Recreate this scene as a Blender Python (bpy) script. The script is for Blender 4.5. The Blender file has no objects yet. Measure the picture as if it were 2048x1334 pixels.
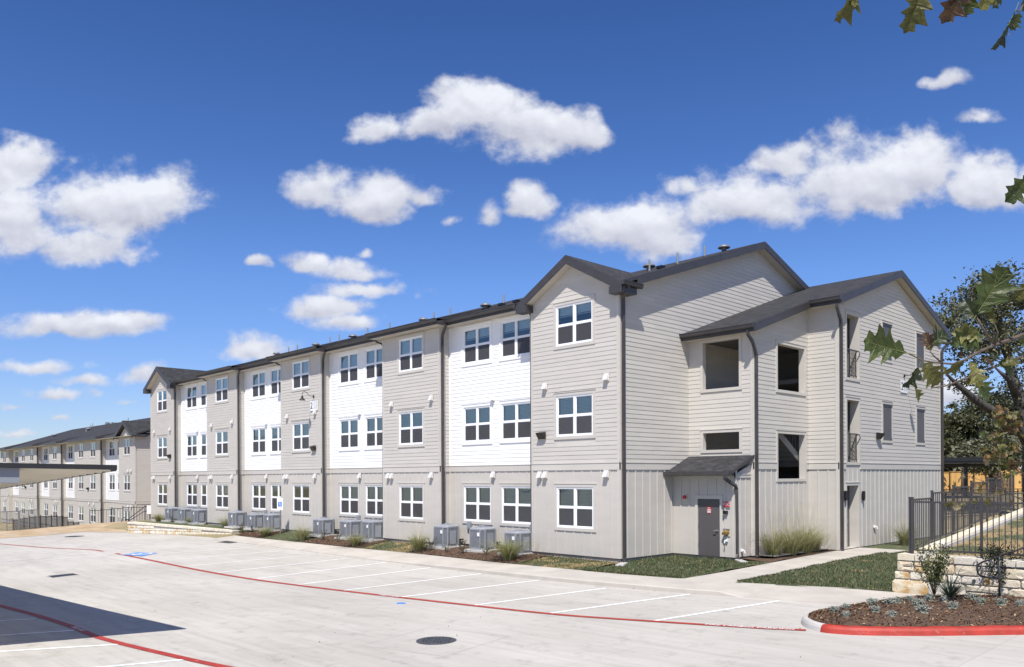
import bpy, math, random
import numpy as np
from mathutils import Matrix, Vector
R = math.radians
random.seed(7); RNG = np.random.default_rng(7)
scene = bpy.context.scene
COL = scene.collection
# ------------------------------------------------------------------ camera, sky, sun, exposure
FPX, CX, CY, ROLL = 1620.0, 1024.0, 953.3, R(0.28)
TH = math.atan(1548 / 1620)
FWD = np.array([-math.cos(TH), math.sin(TH), 0.0]); RGT = np.array([math.sin(TH), math.cos(TH), 0.0]); UPV = np.array([0, 0, 1.0])
CR = math.cos(ROLL) * RGT - math.sin(ROLL) * UPV
CU = math.sin(ROLL) * RGT + math.cos(ROLL) * UPV
CAM = -(26.6 * FWD + (216 / FPX) * 26.6 * RGT); CAM[2] = 2.72
cd = bpy.data.cameras.new('camera'); cam = bpy.data.objects.new('camera', cd); COL.objects.link(cam)
cd.sensor_width = 36; cd.lens = FPX / 2048 * 36; cd.shift_y = (CY - 667) / 2048; cd.clip_start = 0.05; cd.clip_end = 3000
M = Matrix.Identity(4)
for i, ax in enumerate((CR, CU, -FWD)):
    for j in range(3): M[j][i] = ax[j]
for j in range(3): M[j][3] = CAM[j]
cam.matrix_world = M
scene.camera = cam

SUN = np.array([0.325, -0.44, 0.835]); SUN /= np.linalg.norm(SUN)     # towards the sun
sl = bpy.data.lights.new('sun', 'SUN'); sl.energy = 5.0; sl.angle = R(0.53); sl.color = (1.0, 0.955, 0.885)
so = bpy.data.objects.new('sun', sl); COL.objects.link(so); so.location = (30, -40, 60)
so.rotation_euler = Vector(SUN.tolist()).to_track_quat('Z', 'Y').to_euler()
scene.view_settings.view_transform = 'Standard'; scene.view_settings.look = 'None'
scene.view_settings.exposure = 0.30; scene.view_settings.gamma = 1.0; scene.view_settings.use_curve_mapping = False

def build_world():
    w = bpy.data.worlds.new('World'); scene.world = w; w.use_nodes = True
    nt = w.node_tree; N = nt.nodes; Lk = nt.links; N.clear()
    out = N.new('ShaderNodeOutputWorld'); bg = N.new('ShaderNodeBackground'); Lk.new(bg.outputs[0], out.inputs[0])
    def val(x, sock):
        if isinstance(x, (int, float)): sock.default_value = x
        else: Lk.new(x, sock)
    def m(op, a, b=None, c=None, clamp=False):
        n = N.new('ShaderNodeMath'); n.operation = op; n.use_clamp = clamp
        val(a, n.inputs[0])
        if b is not None: val(b, n.inputs[1])
        if c is not None: val(c, n.inputs[2])
        return n.outputs[0]
    def sstep(x, a, b):
        n = N.new('ShaderNodeMapRange'); n.interpolation_type = 'SMOOTHSTEP'
        val(x, n.inputs[0]); n.inputs[1].default_value = a; n.inputs[2].default_value = b
        return n.outputs[0]
    sky = N.new('ShaderNodeTexSky'); sky.sky_type = 'NISHITA'; sky.sun_disc = False
    sky.sun_elevation = math.asin(SUN[2]); sky.sun_rotation = math.atan2(SUN[0], SUN[1])
    sky.air_density = 1.0; sky.dust_density = 0.25; sky.ozone_density = 3.2; sky.altitude = 250
    tint = N.new('ShaderNodeMix'); tint.data_type = 'RGBA'; tint.blend_type = 'MULTIPLY'; tint.inputs[0].default_value = 1
    Lk.new(sky.outputs[0], tint.inputs[6]); 
    hz_ = N.new('ShaderNodeValToRGB'); cr_ = hz_.color_ramp; cr_.elements[0].position = 0.0; cr_.elements[0].color = (0.078, 0.080, 0.098, 1); cr_.elements[1].position = 0.80; cr_.elements[1].color = (0.035, 0.052, 0.088, 1)
    for p_, c_ in ((.10, (.074, .083, .112)), (.23, (.066, .085, .123)), (.36, (.049, .071, .110)), (.50, (.039, .060, .099))):
        e_ = cr_.elements.new(p_); e_.color = (*c_, 1)
    sx_ = N.new('ShaderNodeSeparateXYZ'); tc0 = N.new('ShaderNodeTexCoord'); Lk.new(tc0.outputs['Generated'], sx_.inputs[0]); Lk.new(sx_.outputs[2], hz_.inputs[0]); Lk.new(hz_.outputs[0], tint.inputs[7])
    tc = N.new('ShaderNodeTexCoord'); dirv = tc.outputs['Generated']
    def dot(v):
        n = N.new('ShaderNodeVectorMath'); n.operation = 'DOT_PRODUCT'; Lk.new(dirv, n.inputs[0]); n.inputs[1].default_value = tuple(v); return n.outputs['Value']
    df = m('MAXIMUM', dot(FWD), 0.15); du = m('DIVIDE', dot(RGT), df); dz = dot((0, 0, 1)); dv = m('DIVIDE', dz, df)
    comb = N.new('ShaderNodeCombineXYZ'); Lk.new(du, comb.inputs[0]); Lk.new(dv, comb.inputs[1])
    def noise(vec, sc, det, rough, sx=1, sy=1, off=0):
        mp = N.new('ShaderNodeMapping'); Lk.new(vec, mp.inputs[0]); mp.inputs['Scale'].default_value = (sx, sy, 1); mp.inputs['Location'].default_value = (off, off * .7, off)
        n = N.new('ShaderNodeTexNoise'); n.inputs['Scale'].default_value = sc; n.inputs['Detail'].default_value = det; n.inputs['Roughness'].default_value = rough
        Lk.new(mp.outputs[0], n.inputs['Vector']); return n.outputs['Fac']
    n1 = noise(comb.outputs[0], 10, 12, .55, 1, 1.3, 3.1)
    up = N.new('ShaderNodeVectorMath'); up.operation = 'ADD'; Lk.new(comb.outputs[0], up.inputs[0]); up.inputs[1].default_value = (0.004, 0.011, 0)
    n1u = noise(up.outputs[0], 10, 5, .5, 1, 1.3, 3.1)
    n2 = noise(comb.outputs[0], 36, 8, .6, 1, 1.1, 8.3)
    n3 = noise(comb.outputs[0], 3.5, 4, .5, 1, 1.6, 1.7)
    # cumulus banks seen in this part of the sky: centre and half size as tangents of azimuth and elevation
    C = [(955, 232, 150, 82), (1040, 265, 140, 72), (770, 258, 85, 42), (1165, 272, 75, 52), (860, 255, 110, 45),
         (630, 370, 92, 52), (740, 405, 118, 58), (875, 392, 45, 26), (1062, 405, 44, 44), (992, 432, 44, 34), (930, 433, 30, 19),
         (50, 330, 75, 72), (200, 420, 190, 100), (320, 405, 105, 78), (40, 440, 130, 98), (170, 500, 130, 44), (-80, 400, 110, 120),
         (1290, 450, 150, 92), (1500, 415, 130, 82), (1740, 370, 165, 108), (1850, 335, 95, 82), (1985, 380, 75, 80), (1575, 325, 62, 40), (1390, 372, 72, 30), (2110, 390, 90, 80),
         (1890, 170, 46, 24), (1975, 246, 54, 20),
         (140, 652, 165, 36), (230, 645, 80, 26), (615, 525, 56, 26), (715, 545, 95, 32), (750, 582, 135, 32), (640, 622, 118, 34), (700, 652, 92, 24), (735, 506, 34, 14), (510, 530, 28, 16),
         (500, 698, 105, 34), (285, 750, 52, 30), (80, 728, 110, 24), (130, 785, 92, 20), (160, 756, 62, 16), (255, 803, 46, 13), (45, 810, 46, 13), (140, 832, 56, 12), (60, 862, 80, 12), (1915, 790, 60, 45)]
    def nvec(sc, det, off):
        mp = N.new('ShaderNodeMapping'); Lk.new(comb.outputs[0], mp.inputs[0]); mp.inputs['Location'].default_value = (off, off, off)
        n = N.new('ShaderNodeTexNoise'); n.inputs['Scale'].default_value = sc; n.inputs['Detail'].default_value = det; Lk.new(mp.outputs[0], n.inputs['Vector']); sp = N.new('ShaderNodeSeparateColor'); Lk.new(n.outputs['Color'], sp.inputs[0]); return sp.outputs
    w1, w2 = nvec(7, 2, 2.2), nvec(26, 3, 6.6)
    duw = m('ADD', du, m('ADD', m('MULTIPLY', m('SUBTRACT', w1[0], .5), .075), m('MULTIPLY', m('SUBTRACT', w2[0], .5), .03)))
    dvw = m('ADD', dv, m('ADD', m('MULTIPLY', m('SUBTRACT', w1[1], .5), .035), m('MULTIPLY', m('SUBTRACT', w2[1], .5), .018)))
    dens = None; shade = None
    for (px, py, a, b) in C:
        uc, vc, ua, vb = (px - CX) / FPX, (CY - py) / FPX, a / FPX * 1.12, b / FPX * 1.12
        x = m('MULTIPLY', m('SUBTRACT', duw, uc), 1 / ua)
        y = m('MULTIPLY', m('SUBTRACT', dvw, vc), 1 / vb)
        below = m('LESS_THAN', y, 0.0)                      # flatter underside
        y2 = m('MULTIPLY', y, m('ADD', 1.0, m('MULTIPLY', below, 0.35)))
        r2 = m('ADD', m('MULTIPLY', x, x), m('MULTIPLY', y2, y2))
        d = m('SUBTRACT', 1.0, m('SQRT', r2))
        amp = min(1.0, b / 40)
        d = m('MULTIPLY', d, 0.55 + 0.45 * amp)
        if b < 40: d = m('SUBTRACT', d, 0.20 * (1 - b / 60))
        s = m('MULTIPLY', y, m('MAXIMUM', d, 0.0))
        dens = d if dens is None else m('SMOOTH_MAX', dens, d, 0.12)
        shade = s if shade is None else m('ADD', shade, s)
    nn = m('ADD', m('MULTIPLY', m('SUBTRACT', n1, 0.5), 2.5), m('ADD', m('MULTIPLY', m('SUBTRACT', n2, 0.5), 0.85), m('MULTIPLY', m('SUBTRACT', n3, 0.5), 0.5)))
    field = m('ADD', m('MULTIPLY', dens, 1.15), nn)
    front = sstep(dot(FWD), 0.30, 0.42)
    af = m('MULTIPLY', sstep(field, 0.0, 0.66), front)
    inside = m('MULTIPLY', sstep(dens, -0.42, 0.05), 1.0)
    af = m('MULTIPLY', af, inside)
    # the same broken cumulus all round the rest of the sky
    dzc = m('MAXIMUM', dz, 0.06)
    pv = N.new('ShaderNodeVectorMath'); pv.operation = 'SCALE'; Lk.new(dirv, pv.inputs[0]); Lk.new(m('DIVIDE', 1.0, dzc), pv.inputs['Scale'])
    ng = noise(pv.outputs[0], 0.55, 8, .6, 1, 1, 5.0)
    ag = m('MULTIPLY', m('MULTIPLY', sstep(ng, 0.56, 0.68), m('SUBTRACT', 1.0, front)), sstep(dz, 0.05, 0.16))
    alpha = m('MULTIPLY', m('ADD', af, ag, clamp=True), 0.95)
    # sunlit heads, greyer undersides
    thick = sstep(field, 0.2, 1.1)
    relief = m('MULTIPLY', m('SUBTRACT', n1, n1u), 0.75)
    lit = m('ADD', 0.635, m('ADD', m('MULTIPLY', shade, 0.42), relief))
    lit = m('ADD', lit, m('MULTIPLY', m('SUBTRACT', thick, 0.5), 0.06))
    litc = m('MINIMUM', m('MAXIMUM', lit, 0.40), 0.80)
    cc = N.new('ShaderNodeCombineColor'); Lk.new(m('MULTIPLY', litc, 0.93), cc.inputs[0]); Lk.new(m('MULTIPLY', litc, 0.955), cc.inputs[1]); Lk.new(m('ADD', m('MULTIPLY', litc, 0.86), 0.125), cc.inputs[2])
    mx = N.new('ShaderNodeMix'); mx.data_type = 'RGBA'; Lk.new(alpha, mx.inputs[0]); Lk.new(tint.outputs[2], mx.inputs[6]); Lk.new(cc.outputs[0], mx.inputs[7])
    Lk.new(mx.outputs[2], bg.inputs[0]); bg.inputs[1].default_value = 1.0
    w.cycles.sampling_method = 'MANUAL'; w.cycles.sample_map_resolution = 512
build_world()

# ------------------------------------------------------------------ photo pixel -> place
def ray(px, py): return FWD + CR * (px - CX) / FPX - CU * (py - CY) / FPX
def onaxis(px, py, axis, v):
    d = ray(px, py); return CAM + d * ((v - CAM[axis]) / d[axis])
def proj(p):
    v = np.asarray(p, float) - CAM; w = v @ FWD
    return CX + FPX * (v @ CR) / w, CY - FPX * (v @ CU) / w, w
def atdepth(px, py, D): return CAM + ray(px, py) * D
LX = [-300, -80, -60, -45, -25, -10, -5, 0, 5, 10, 20, 60]; LZ = [-1.4, -1.2, -1.0, -.80, -.55, -.47, -.43, -.37, -.29, -.21, -.12, -.05]
def zl(x, y): return float(np.interp(x, LX, LZ)) + 0.013 * (max(-40, min(y, 20)) + 3.6)
def G(px, py, dz=0.0):
    """point of the parking lot (raised by dz) under a pixel"""
    z = -.3
    for _ in range(60):
        d = ray(px, py); p = CAM + d * ((z - CAM[2]) / d[2]); z = .5 * z + .5 * (zl(p[0], p[1]) + dz)
    p[2] = zl(p[0], p[1]) + dz
    return p

# ------------------------------------------------------------------ helpers
class MB:
    def __init__(s): s.v = []; s.f = []; s.m = []
    def add(s, vs, fs, mi=0):
        o = len(s.v); s.v += [tuple(map(float, p)) for p in vs]
        for f in fs: s.f.append(tuple(i + o for i in f)); s.m.append(mi)
    def quad(s, a, b, c, d, mi=0): s.add((a, b, c, d), ((0, 1, 2, 3),), mi)
    def poly(s, pts, mi=0): s.add(pts, (tuple(range(len(pts))),), mi)
    def hexa(s, p, mi=0): s.add(p, ((0, 3, 2, 1), (4, 5, 6, 7), (0, 1, 5, 4), (1, 2, 6, 5), (2, 3, 7, 6), (3, 0, 4, 7)), mi)
    def box(s, x0, y0, z0, x1, y1, z1, mi=0):
        s.hexa(((x0, y0, z0), (x1, y0, z0), (x1, y1, z0), (x0, y1, z0), (x0, y0, z1), (x1, y0, z1), (x1, y1, z1), (x0, y1, z1)), mi)
    def prism(s, bot, top, mi=0, cap=True):
        n = len(bot); fs = [(i, (i + 1) % n, n + (i + 1) % n, n + i) for i in range(n)]
        if cap: fs += [tuple(range(n))[::-1], tuple(range(n, 2 * n))]
        s.add(list(bot) + list(top), fs, mi)
    def tube(s, path, r, n=6, mi=0, flat=1.0):
        P = [Vector(tuple(map(float, p))) for p in path]; rs = r if isinstance(r, (list, tuple)) else [r] * len(P)
        rings = []; prev = None
        for i, p in enumerate(P):
            t = (P[min(i + 1, len(P) - 1)] - P[max(i - 1, 0)]).normalized()
            a = Vector((0, 0, 1)) if abs(t.z) < .95 else Vector((1, 0, 0))
            e1 = t.cross(a).normalized()
            if prev is not None:
                e1 = (prev - t * prev.dot(t))
                e1 = e1.normalized() if e1.length > 1e-4 else t.cross(a).normalized()
            prev = e1; e2 = t.cross(e1).normalized()
            ph = math.pi / n
            rings.append([p + e1 * rs[i] * math.cos(2 * math.pi * k / n + ph) + e2 * rs[i] * flat * math.sin(2 * math.pi * k / n + ph) for k in range(n)])
        vs = [q for g in rings for q in g]; fs = []
        for i in range(len(P) - 1):
            for k in range(n): fs.append((i * n + k, i * n + (k + 1) % n, (i + 1) * n + (k + 1) % n, (i + 1) * n + k))
        fs += [tuple(range(n))[::-1], tuple(range((len(P) - 1) * n, len(P) * n))]
        s.add(vs, fs, mi)
    def lathe(s, c, prof, n=16, mi=0):
        vs = []; fs = []
        for (r, z) in prof:
            for k in range(n):
                a = 2 * math.pi * k / n; vs.append((c[0] + r * math.cos(a), c[1] + r * math.sin(a), c[2] + z))
        for i in range(len(prof) - 1):
            for k in range(n): fs.append((i * n + k, i * n + (k + 1) % n, (i + 1) * n + (k + 1) % n, (i + 1) * n + k))
        fs.append(tuple(range(n))[::-1]); fs.append(tuple(range((len(prof) - 1) * n, len(prof) * n)))
        s.add(vs, fs, mi)
    def mesh(s, name, mats, smooth=False):
        me = bpy.data.meshes.new(name); me.from_pydata(s.v, [], s.f)
        for mt in (mats if isinstance(mats, (list, tuple)) else [mats]): me.materials.append(mt)
        if len(s.m): me.polygons.foreach_set('material_index', s.m)
        if smooth: me.polygons.foreach_set('use_smooth', [True] * len(s.f))
        me.update(); return me
    def build(s, name, mats, parent=None, smooth=False): return obj(name, s.mesh(name, mats, smooth), parent)

def obj(name, me, parent=None, loc=None, rz=None):
    o = bpy.data.objects.new(name, me); COL.objects.link(o)
    if parent is not None: o.parent = parent
    if loc is not None: o.location = tuple(map(float, loc))
    if rz is not None: o.rotation_euler = (0, 0, rz)
    return o
def tag(o, label=None, cat=None, group=None, kind=None):
    if label: o['label'] = label
    if cat: o['category'] = cat
    if group: o['group'] = group
    if kind: o['kind'] = kind
    return o
def thing(name, label, cat, loc=(0, 0, 0), rz=0.0, group=None):
    o = bpy.data.objects.new(name, None); COL.objects.link(o); o.location = tuple(map(float, loc)); o.rotation_euler = (0, 0, rz); o.empty_display_size = .2
    return tag(o, label, cat, group)
def kids(o): return [c for c in COL.objects if c.parent == o]
def copy_tree(o, loc=None, rz=None, scale=None, parent=None):
    c = o.copy(); COL.objects.link(c)
    if parent is not None: c.parent = parent
    for ch in list(o.children): copy_tree(ch, parent=c)
    if loc is not None: c.location = tuple(map(float, loc))
    if rz is not None: c.rotation_euler = (0, 0, rz)
    if scale is not None: c.scale = (scale,) * 3 if isinstance(scale, (int, float)) else scale
    return c

# ------------------------------------------------------------------ materials
def mat(name, col, rough=.7, var=.06, scale=1.5, bump=0.0, bscale=40, metal=0.0, spec=.5, col2=None, detail=5, stretch=None, mixlo=.35, mixhi=.65, transl=0.0):
    mt = bpy.data.materials.new(name); mt.use_nodes = True; nt = mt.node_tree; N = nt.nodes; L = nt.links
    b = N['Principled BSDF']; b.inputs['Roughness'].default_value = rough; b.inputs['Metallic'].default_value = metal; b.inputs['Specular IOR Level'].default_value = spec
    g = N.new('ShaderNodeNewGeometry'); vec = g.outputs['Position']
    if stretch:
        mp = N.new('ShaderNodeMapping'); L.new(vec, mp.inputs[0]); mp.inputs['Scale'].default_value = stretch; vec = mp.outputs[0]
    n = N.new('ShaderNodeTexNoise'); n.inputs['Scale'].default_value = scale; n.inputs['Detail'].default_value = detail; n.inputs['Roughness'].default_value = .6; L.new(vec, n.inputs['Vector'])
    r = N.new('ShaderNodeValToRGB'); L.new(n.outputs['Fac'], r.inputs[0])
    c2 = col2 if col2 else tuple(min(1, c * (1 + var)) for c in col); c1 = col if col2 else tuple(c * (1 - var) for c in col)
    r.color_ramp.elements[0].color = (*c1, 1); r.color_ramp.elements[1].color = (*c2, 1); r.color_ramp.elements[0].position = mixlo; r.color_ramp.elements[1].position = mixhi
    L.new(r.outputs[0], b.inputs['Base Color'])
    if bump:
        n2 = N.new('ShaderNodeTexNoise'); n2.inputs['Scale'].default_value = bscale; n2.inputs['Detail'].default_value = 4; L.new(g.outputs['Position'], n2.inputs['Vector'])
        bp = N.new('ShaderNodeBump'); bp.inputs['Strength'].default_value = bump; bp.inputs['Distance'].default_value = .02; L.new(n2.outputs['Fac'], bp.inputs['Height']); L.new(bp.outputs[0], b.inputs['Normal'])
    if transl:
        tr = N.new('ShaderNodeBsdfTranslucent'); L.new(r.outputs[0], tr.inputs[0]); mx = N.new('ShaderNodeMixShader'); mx.inputs[0].default_value = transl
        out = N['Material Output']; L.new(b.outputs[0], mx.inputs[1]); L.new(tr.outputs[0], mx.inputs[2]); L.new(mx.outputs[0], out.inputs[0])
    mt['ramp'] = r.name; mt['noise'] = n.name
    return mt

GREIGE = mat('greige_paint', (.522, .492, .448), .62, .035, .8, .05, 90, stretch=(1, 1, 4))
def vary(mt, amt):
    nt = mt.node_tree; N = nt.nodes; L = nt.links; r = N[mt['ramp']]; b = N['Principled BSDF']; oi = N.new('ShaderNodeObjectInfo'); mr = N.new('ShaderNodeMapRange'); mr.inputs[3].default_value = 1 - amt; mr.inputs[4].default_value = 1 + amt; L.new(oi.outputs['Random'], mr.inputs[0])
    mx = N.new('ShaderNodeMix'); mx.data_type = 'RGBA'; mx.blend_type = 'MULTIPLY'; mx.inputs[0].default_value = 1; L.new(r.outputs[0], mx.inputs[6]); L.new(mr.outputs[0], mx.inputs[7]); L.new(mx.outputs[2], b.inputs['Base Color'])
vary(GREIGE, .035)
WHITE = mat('white_paint', (.80, .80, .80), .6, .02, .8, .05, 90, stretch=(1, 1, 4))
VINYL = mat('white_vinyl', (.82, .83, .85), .35, .01, 3)
BRONZE = mat('dark_bronze_metal', (.050, .046, .047), .42, .15, 2.5, .03, 30, spec=.5)
SOFFIT = mat('soffit_paint', (.50, .46, .40), .7, .03, 1)
FOUND = mat('foundation_concrete', (.42, .40, .37), .85, .12, 3, .3, 60)
GALV = mat('galvanised_metal', (.20, .205, .22), .5, .12, 6, metal=.25)
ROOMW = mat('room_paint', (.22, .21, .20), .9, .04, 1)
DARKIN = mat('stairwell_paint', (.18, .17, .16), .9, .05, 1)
STEEL = mat('stair_steel', (.17, .168, .17), .5, .08, 3)
BLIND = mat('blind_slat', (.74, .77, .75), .5, .02, 3)
DOORP = mat('door_paint', (.088, .082, .084), .45, .05, 2)
REDP = mat('red_sign', (.42, .018, .02), .4, .05, 5)
REDPAINT = mat('red_traffic_paint', (.36, .034, .020), .6, .16, 3.5, .15, 60, detail=8)
WHITEPAINT = mat('white_traffic_paint', (.86, .86, .85), .6, .08, 5, .1, 60, detail=8)
def worn(mt, lo, hi, base):
    nt = mt.node_tree; N = nt.nodes; L = nt.links; r = N[mt['ramp']]; b = N['Principled BSDF']; g = [n for n in N if n.bl_idname == 'ShaderNodeNewGeometry'][0]
    n = N.new('ShaderNodeTexNoise'); n.inputs['Scale'].default_value = 9; n.inputs['Detail'].default_value = 10; n.inputs['Roughness'].default_value = .7; L.new(g.outputs['Position'], n.inputs['Vector'])
    mr = N.new('ShaderNodeMapRange'); mr.inputs[1].default_value = lo; mr.inputs[2].default_value = hi; L.new(n.outputs['Fac'], mr.inputs[0])
    mx = N.new('ShaderNodeMix'); mx.data_type = 'RGBA'; L.new(mr.outputs[0], mx.inputs[0]); L.new(r.outputs[0], mx.inputs[6]); mx.inputs[7].default_value = (*base, 1); L.new(mx.outputs[2], b.inputs['Base Color'])
worn(REDPAINT, .60, .72, (.42, .22, .17)); worn(WHITEPAINT, .56, .68, (.52, .50, .46))
STENCIL = mat('stencil_paint', (.86, .86, .85), .6, .06, 6)
BLUEPAINT = mat('blue_traffic_paint', (.09, .25, .62), .6, .1, 4)
BLACK = mat('black_metal', (.014, .014, .015), .4, .1, 4)
ACGREY = mat('condenser_grey', (.27, .285, .315), .5, .06, 3)
ACDARK = mat('condenser_coil', (.12, .127, .14), .5, .2, 25, stretch=(1, 1, 8))
BRASS = mat('brass', (.40, .27, .09), .35, .15, 10, metal=.7)
CURBC = mat('curb_concrete', (.47, .45, .42), .85, .10, 1.4, .15, 70, detail=8)
WALKC = mat('sidewalk_concrete', (.455, .42, .37), .85, .10, 1.0, .15, 70, detail=8)
CASTIRON = mat('cast_iron', (.055, .058, .068), .55, .25, 8, .3, 40)
WOODF = mat('cedar_boards', (.62, .34, .10), .75, .0, .8, .1, 30, col2=(.74, .46, .17), stretch=(3, 3, .25))
SIGNW = mat('sign_white', (.80, .80, .80), .4, .02, 3)
SIGNTXT = mat('sign_black', (.03, .03, .03), .5, .02, 3)
SIGNGREY = mat('sign_faded_print', (.46, .47, .47), .5, .05, 9)
SIGNBLUE = mat('sign_blue', (.03, .16, .55), .4, .04, 3)
BARK = mat('bark', (.032, .028, .025), .95, .0, 6, .8, 14, col2=(.085, .076, .07), stretch=(1, 1, .3))
TWIG = mat('twig_bark', (.10, .075, .055), .9, .25, 20, .3, 60)
MULCH = mat('mulch', (.038, .022, .013), .95, .0, 26, 1.0, 55, col2=(.17, .105, .066), detail=8, mixlo=.3, mixhi=.72)
CHIP1 = mat('mulch_chip', (.16, .085, .045), .9, .3, 40); CHIP2 = mat('mulch_chip_dark', (.05, .026, .015), .9, .3, 40); CHIP3 = mat('dry_leaf_litter', (.42, .30, .17), .9, .2, 40)
STONE_A = mat('limestone_cream', (.58, .50, .36), .9, .0, 5, .6, 26, col2=(.70, .63, .50), detail=8)
STONE_B = mat('limestone_pale', (.60, .55, .45), .9, .0, 5, .6, 26, col2=(.72, .67, .58), detail=8)
STONE_C = mat('limestone_ochre', (.50, .32, .12), .9, .0, 5, .6, 26, col2=(.66, .58, .44), detail=8, mixlo=.4, mixhi=.6)
MORTAR = mat('mortar', (.44, .42, .385), .95, .1, 12, .5, 60)
DIRT = mat('bare_dirt', (.36, .25, .14), .95, .0, .6, .5, 20, col2=(.50, .39, .26), detail=9)
MESHF = mat('chain_link_wire', (.16, .16, .165), .5, .1, 3, metal=.3)
WOODPALE = mat('carport_deck_paint', (.66, .62, .53), .6, .03, .7)
GREYPANEL = mat('carport_beam_paint', (.20, .215, .25), .6, .03, .7)
GEN = dict(LEAF_G=(.050, .072, .022), LEAF_G2=(.085, .105, .035), LEAF_D=(.026, .036, .016), LEAF_Y=(.16, .14, .03))
LIVE = [mat('live_oak_leaf_' + k, c, .55, .2, 3, transl=.25) for k, c in (('mid', (.115, .12, .050)), ('dark', (.060, .066, .030)), ('grey', (.185, .185, .115)))]
YELL = [mat('autumn_leaf_' + k, c, .6, .2, 3, transl=.3) for k, c in (('olive', (.12, .125, .03)), ('yellow', (.26, .20, .035)), ('green', (.06, .085, .022)))]
OAKG = [mat('oak_leaf_' + k, c, .45, .0, 14, .2, 60, col2=c2, transl=.35, detail=7) for k, c, c2 in (('green', (.035, .055, .010), (.075, .10, .022)), ('olive', (.065, .068, .012), (.12, .11, .025)), ('brown', (.045, .022, .015), (.12, .065, .028)), ('dark', (.015, .024, .008), (.034, .046, .014)), ('yellow', (.15, .15, .03), (.25, .23, .08)))]
VEIN = mat('leaf_vein', (.15, .16, .045), .6, .1, 10)
MUHLY = [mat('muhly_' + k, c, .7, .15, 9, transl=.3) for k, c in (('green', (.17, .20, .055)), ('olive', (.29, .28, .11)), ('straw', (.50, .45, .30)))]
SHRUB = [mat('shrub_leaf_' + k, c, .4, .2, 12, transl=.15) for k, c in (('dark', (.018, .026, .010)), ('mid', (.07, .09, .022)), ('light', (.17, .18, .055)))]
SILVER = [mat('silver_leaf_' + k, c, .8, .15, 12, transl=.15) for k, c in (('pale', (.36, .375, .33)), ('green', (.24, .265, .205)))]
YUCCA = [mat('yucca_leaf', (.20, .23, .16), .5, .2, 12), mat('yucca_leaf_dark', (.065, .085, .05), .5, .2, 12)]
GBLADE = [mat('grass_blade_' + k, c, .7, .2, 5, transl=.25) for k, c in (('green', (.075, .105, .040)), ('dark', (.050, .070, .028)), ('dry', (.30, .24, .12)))]

def grass_mat(nm, lo, hi):
    mt = mat(nm, (.050, .066, .026), .95, .0, 9, 1.0, 60, col2=(.105, .120, .055), detail=9)
    nt = mt.node_tree; N = nt.nodes; L = nt.links; r = N[mt['ramp']]; b = N['Principled BSDF']; g = [n for n in N if n.bl_idname == 'ShaderNodeNewGeometry'][0]
    mp = N.new('ShaderNodeMapping'); mp.inputs['Scale'].default_value = (1.0, 1.0, 1.0); L.new(g.outputs['Position'], mp.inputs[0])
    n = N.new('ShaderNodeTexNoise'); n.inputs['Scale'].default_value = 1.25 if lo > .5 else .8; n.inputs['Detail'].default_value = 6; n.inputs['Roughness'].default_value = .62; L.new(mp.outputs[0], n.inputs['Vector'])
    mr = N.new('ShaderNodeMapRange'); mr.interpolation_type = 'SMOOTHSTEP'; mr.inputs[1].default_value = lo; mr.inputs[2].default_value = hi; L.new(n.outputs['Fac'], mr.inputs[0])
    mx = N.new('ShaderNodeMix'); mx.data_type = 'RGBA'; L.new(mr.outputs[0], mx.inputs[0]); L.new(r.outputs[0], mx.inputs[6]); mx.inputs[7].default_value = (.33, .235, .115, 1)
    L.new(mx.outputs[2], b.inputs['Base Color']); return mt
TURF = grass_mat('lawn_turf', .60, .70); TURF_DRY = grass_mat('patchy_turf', .44, .56)

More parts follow.
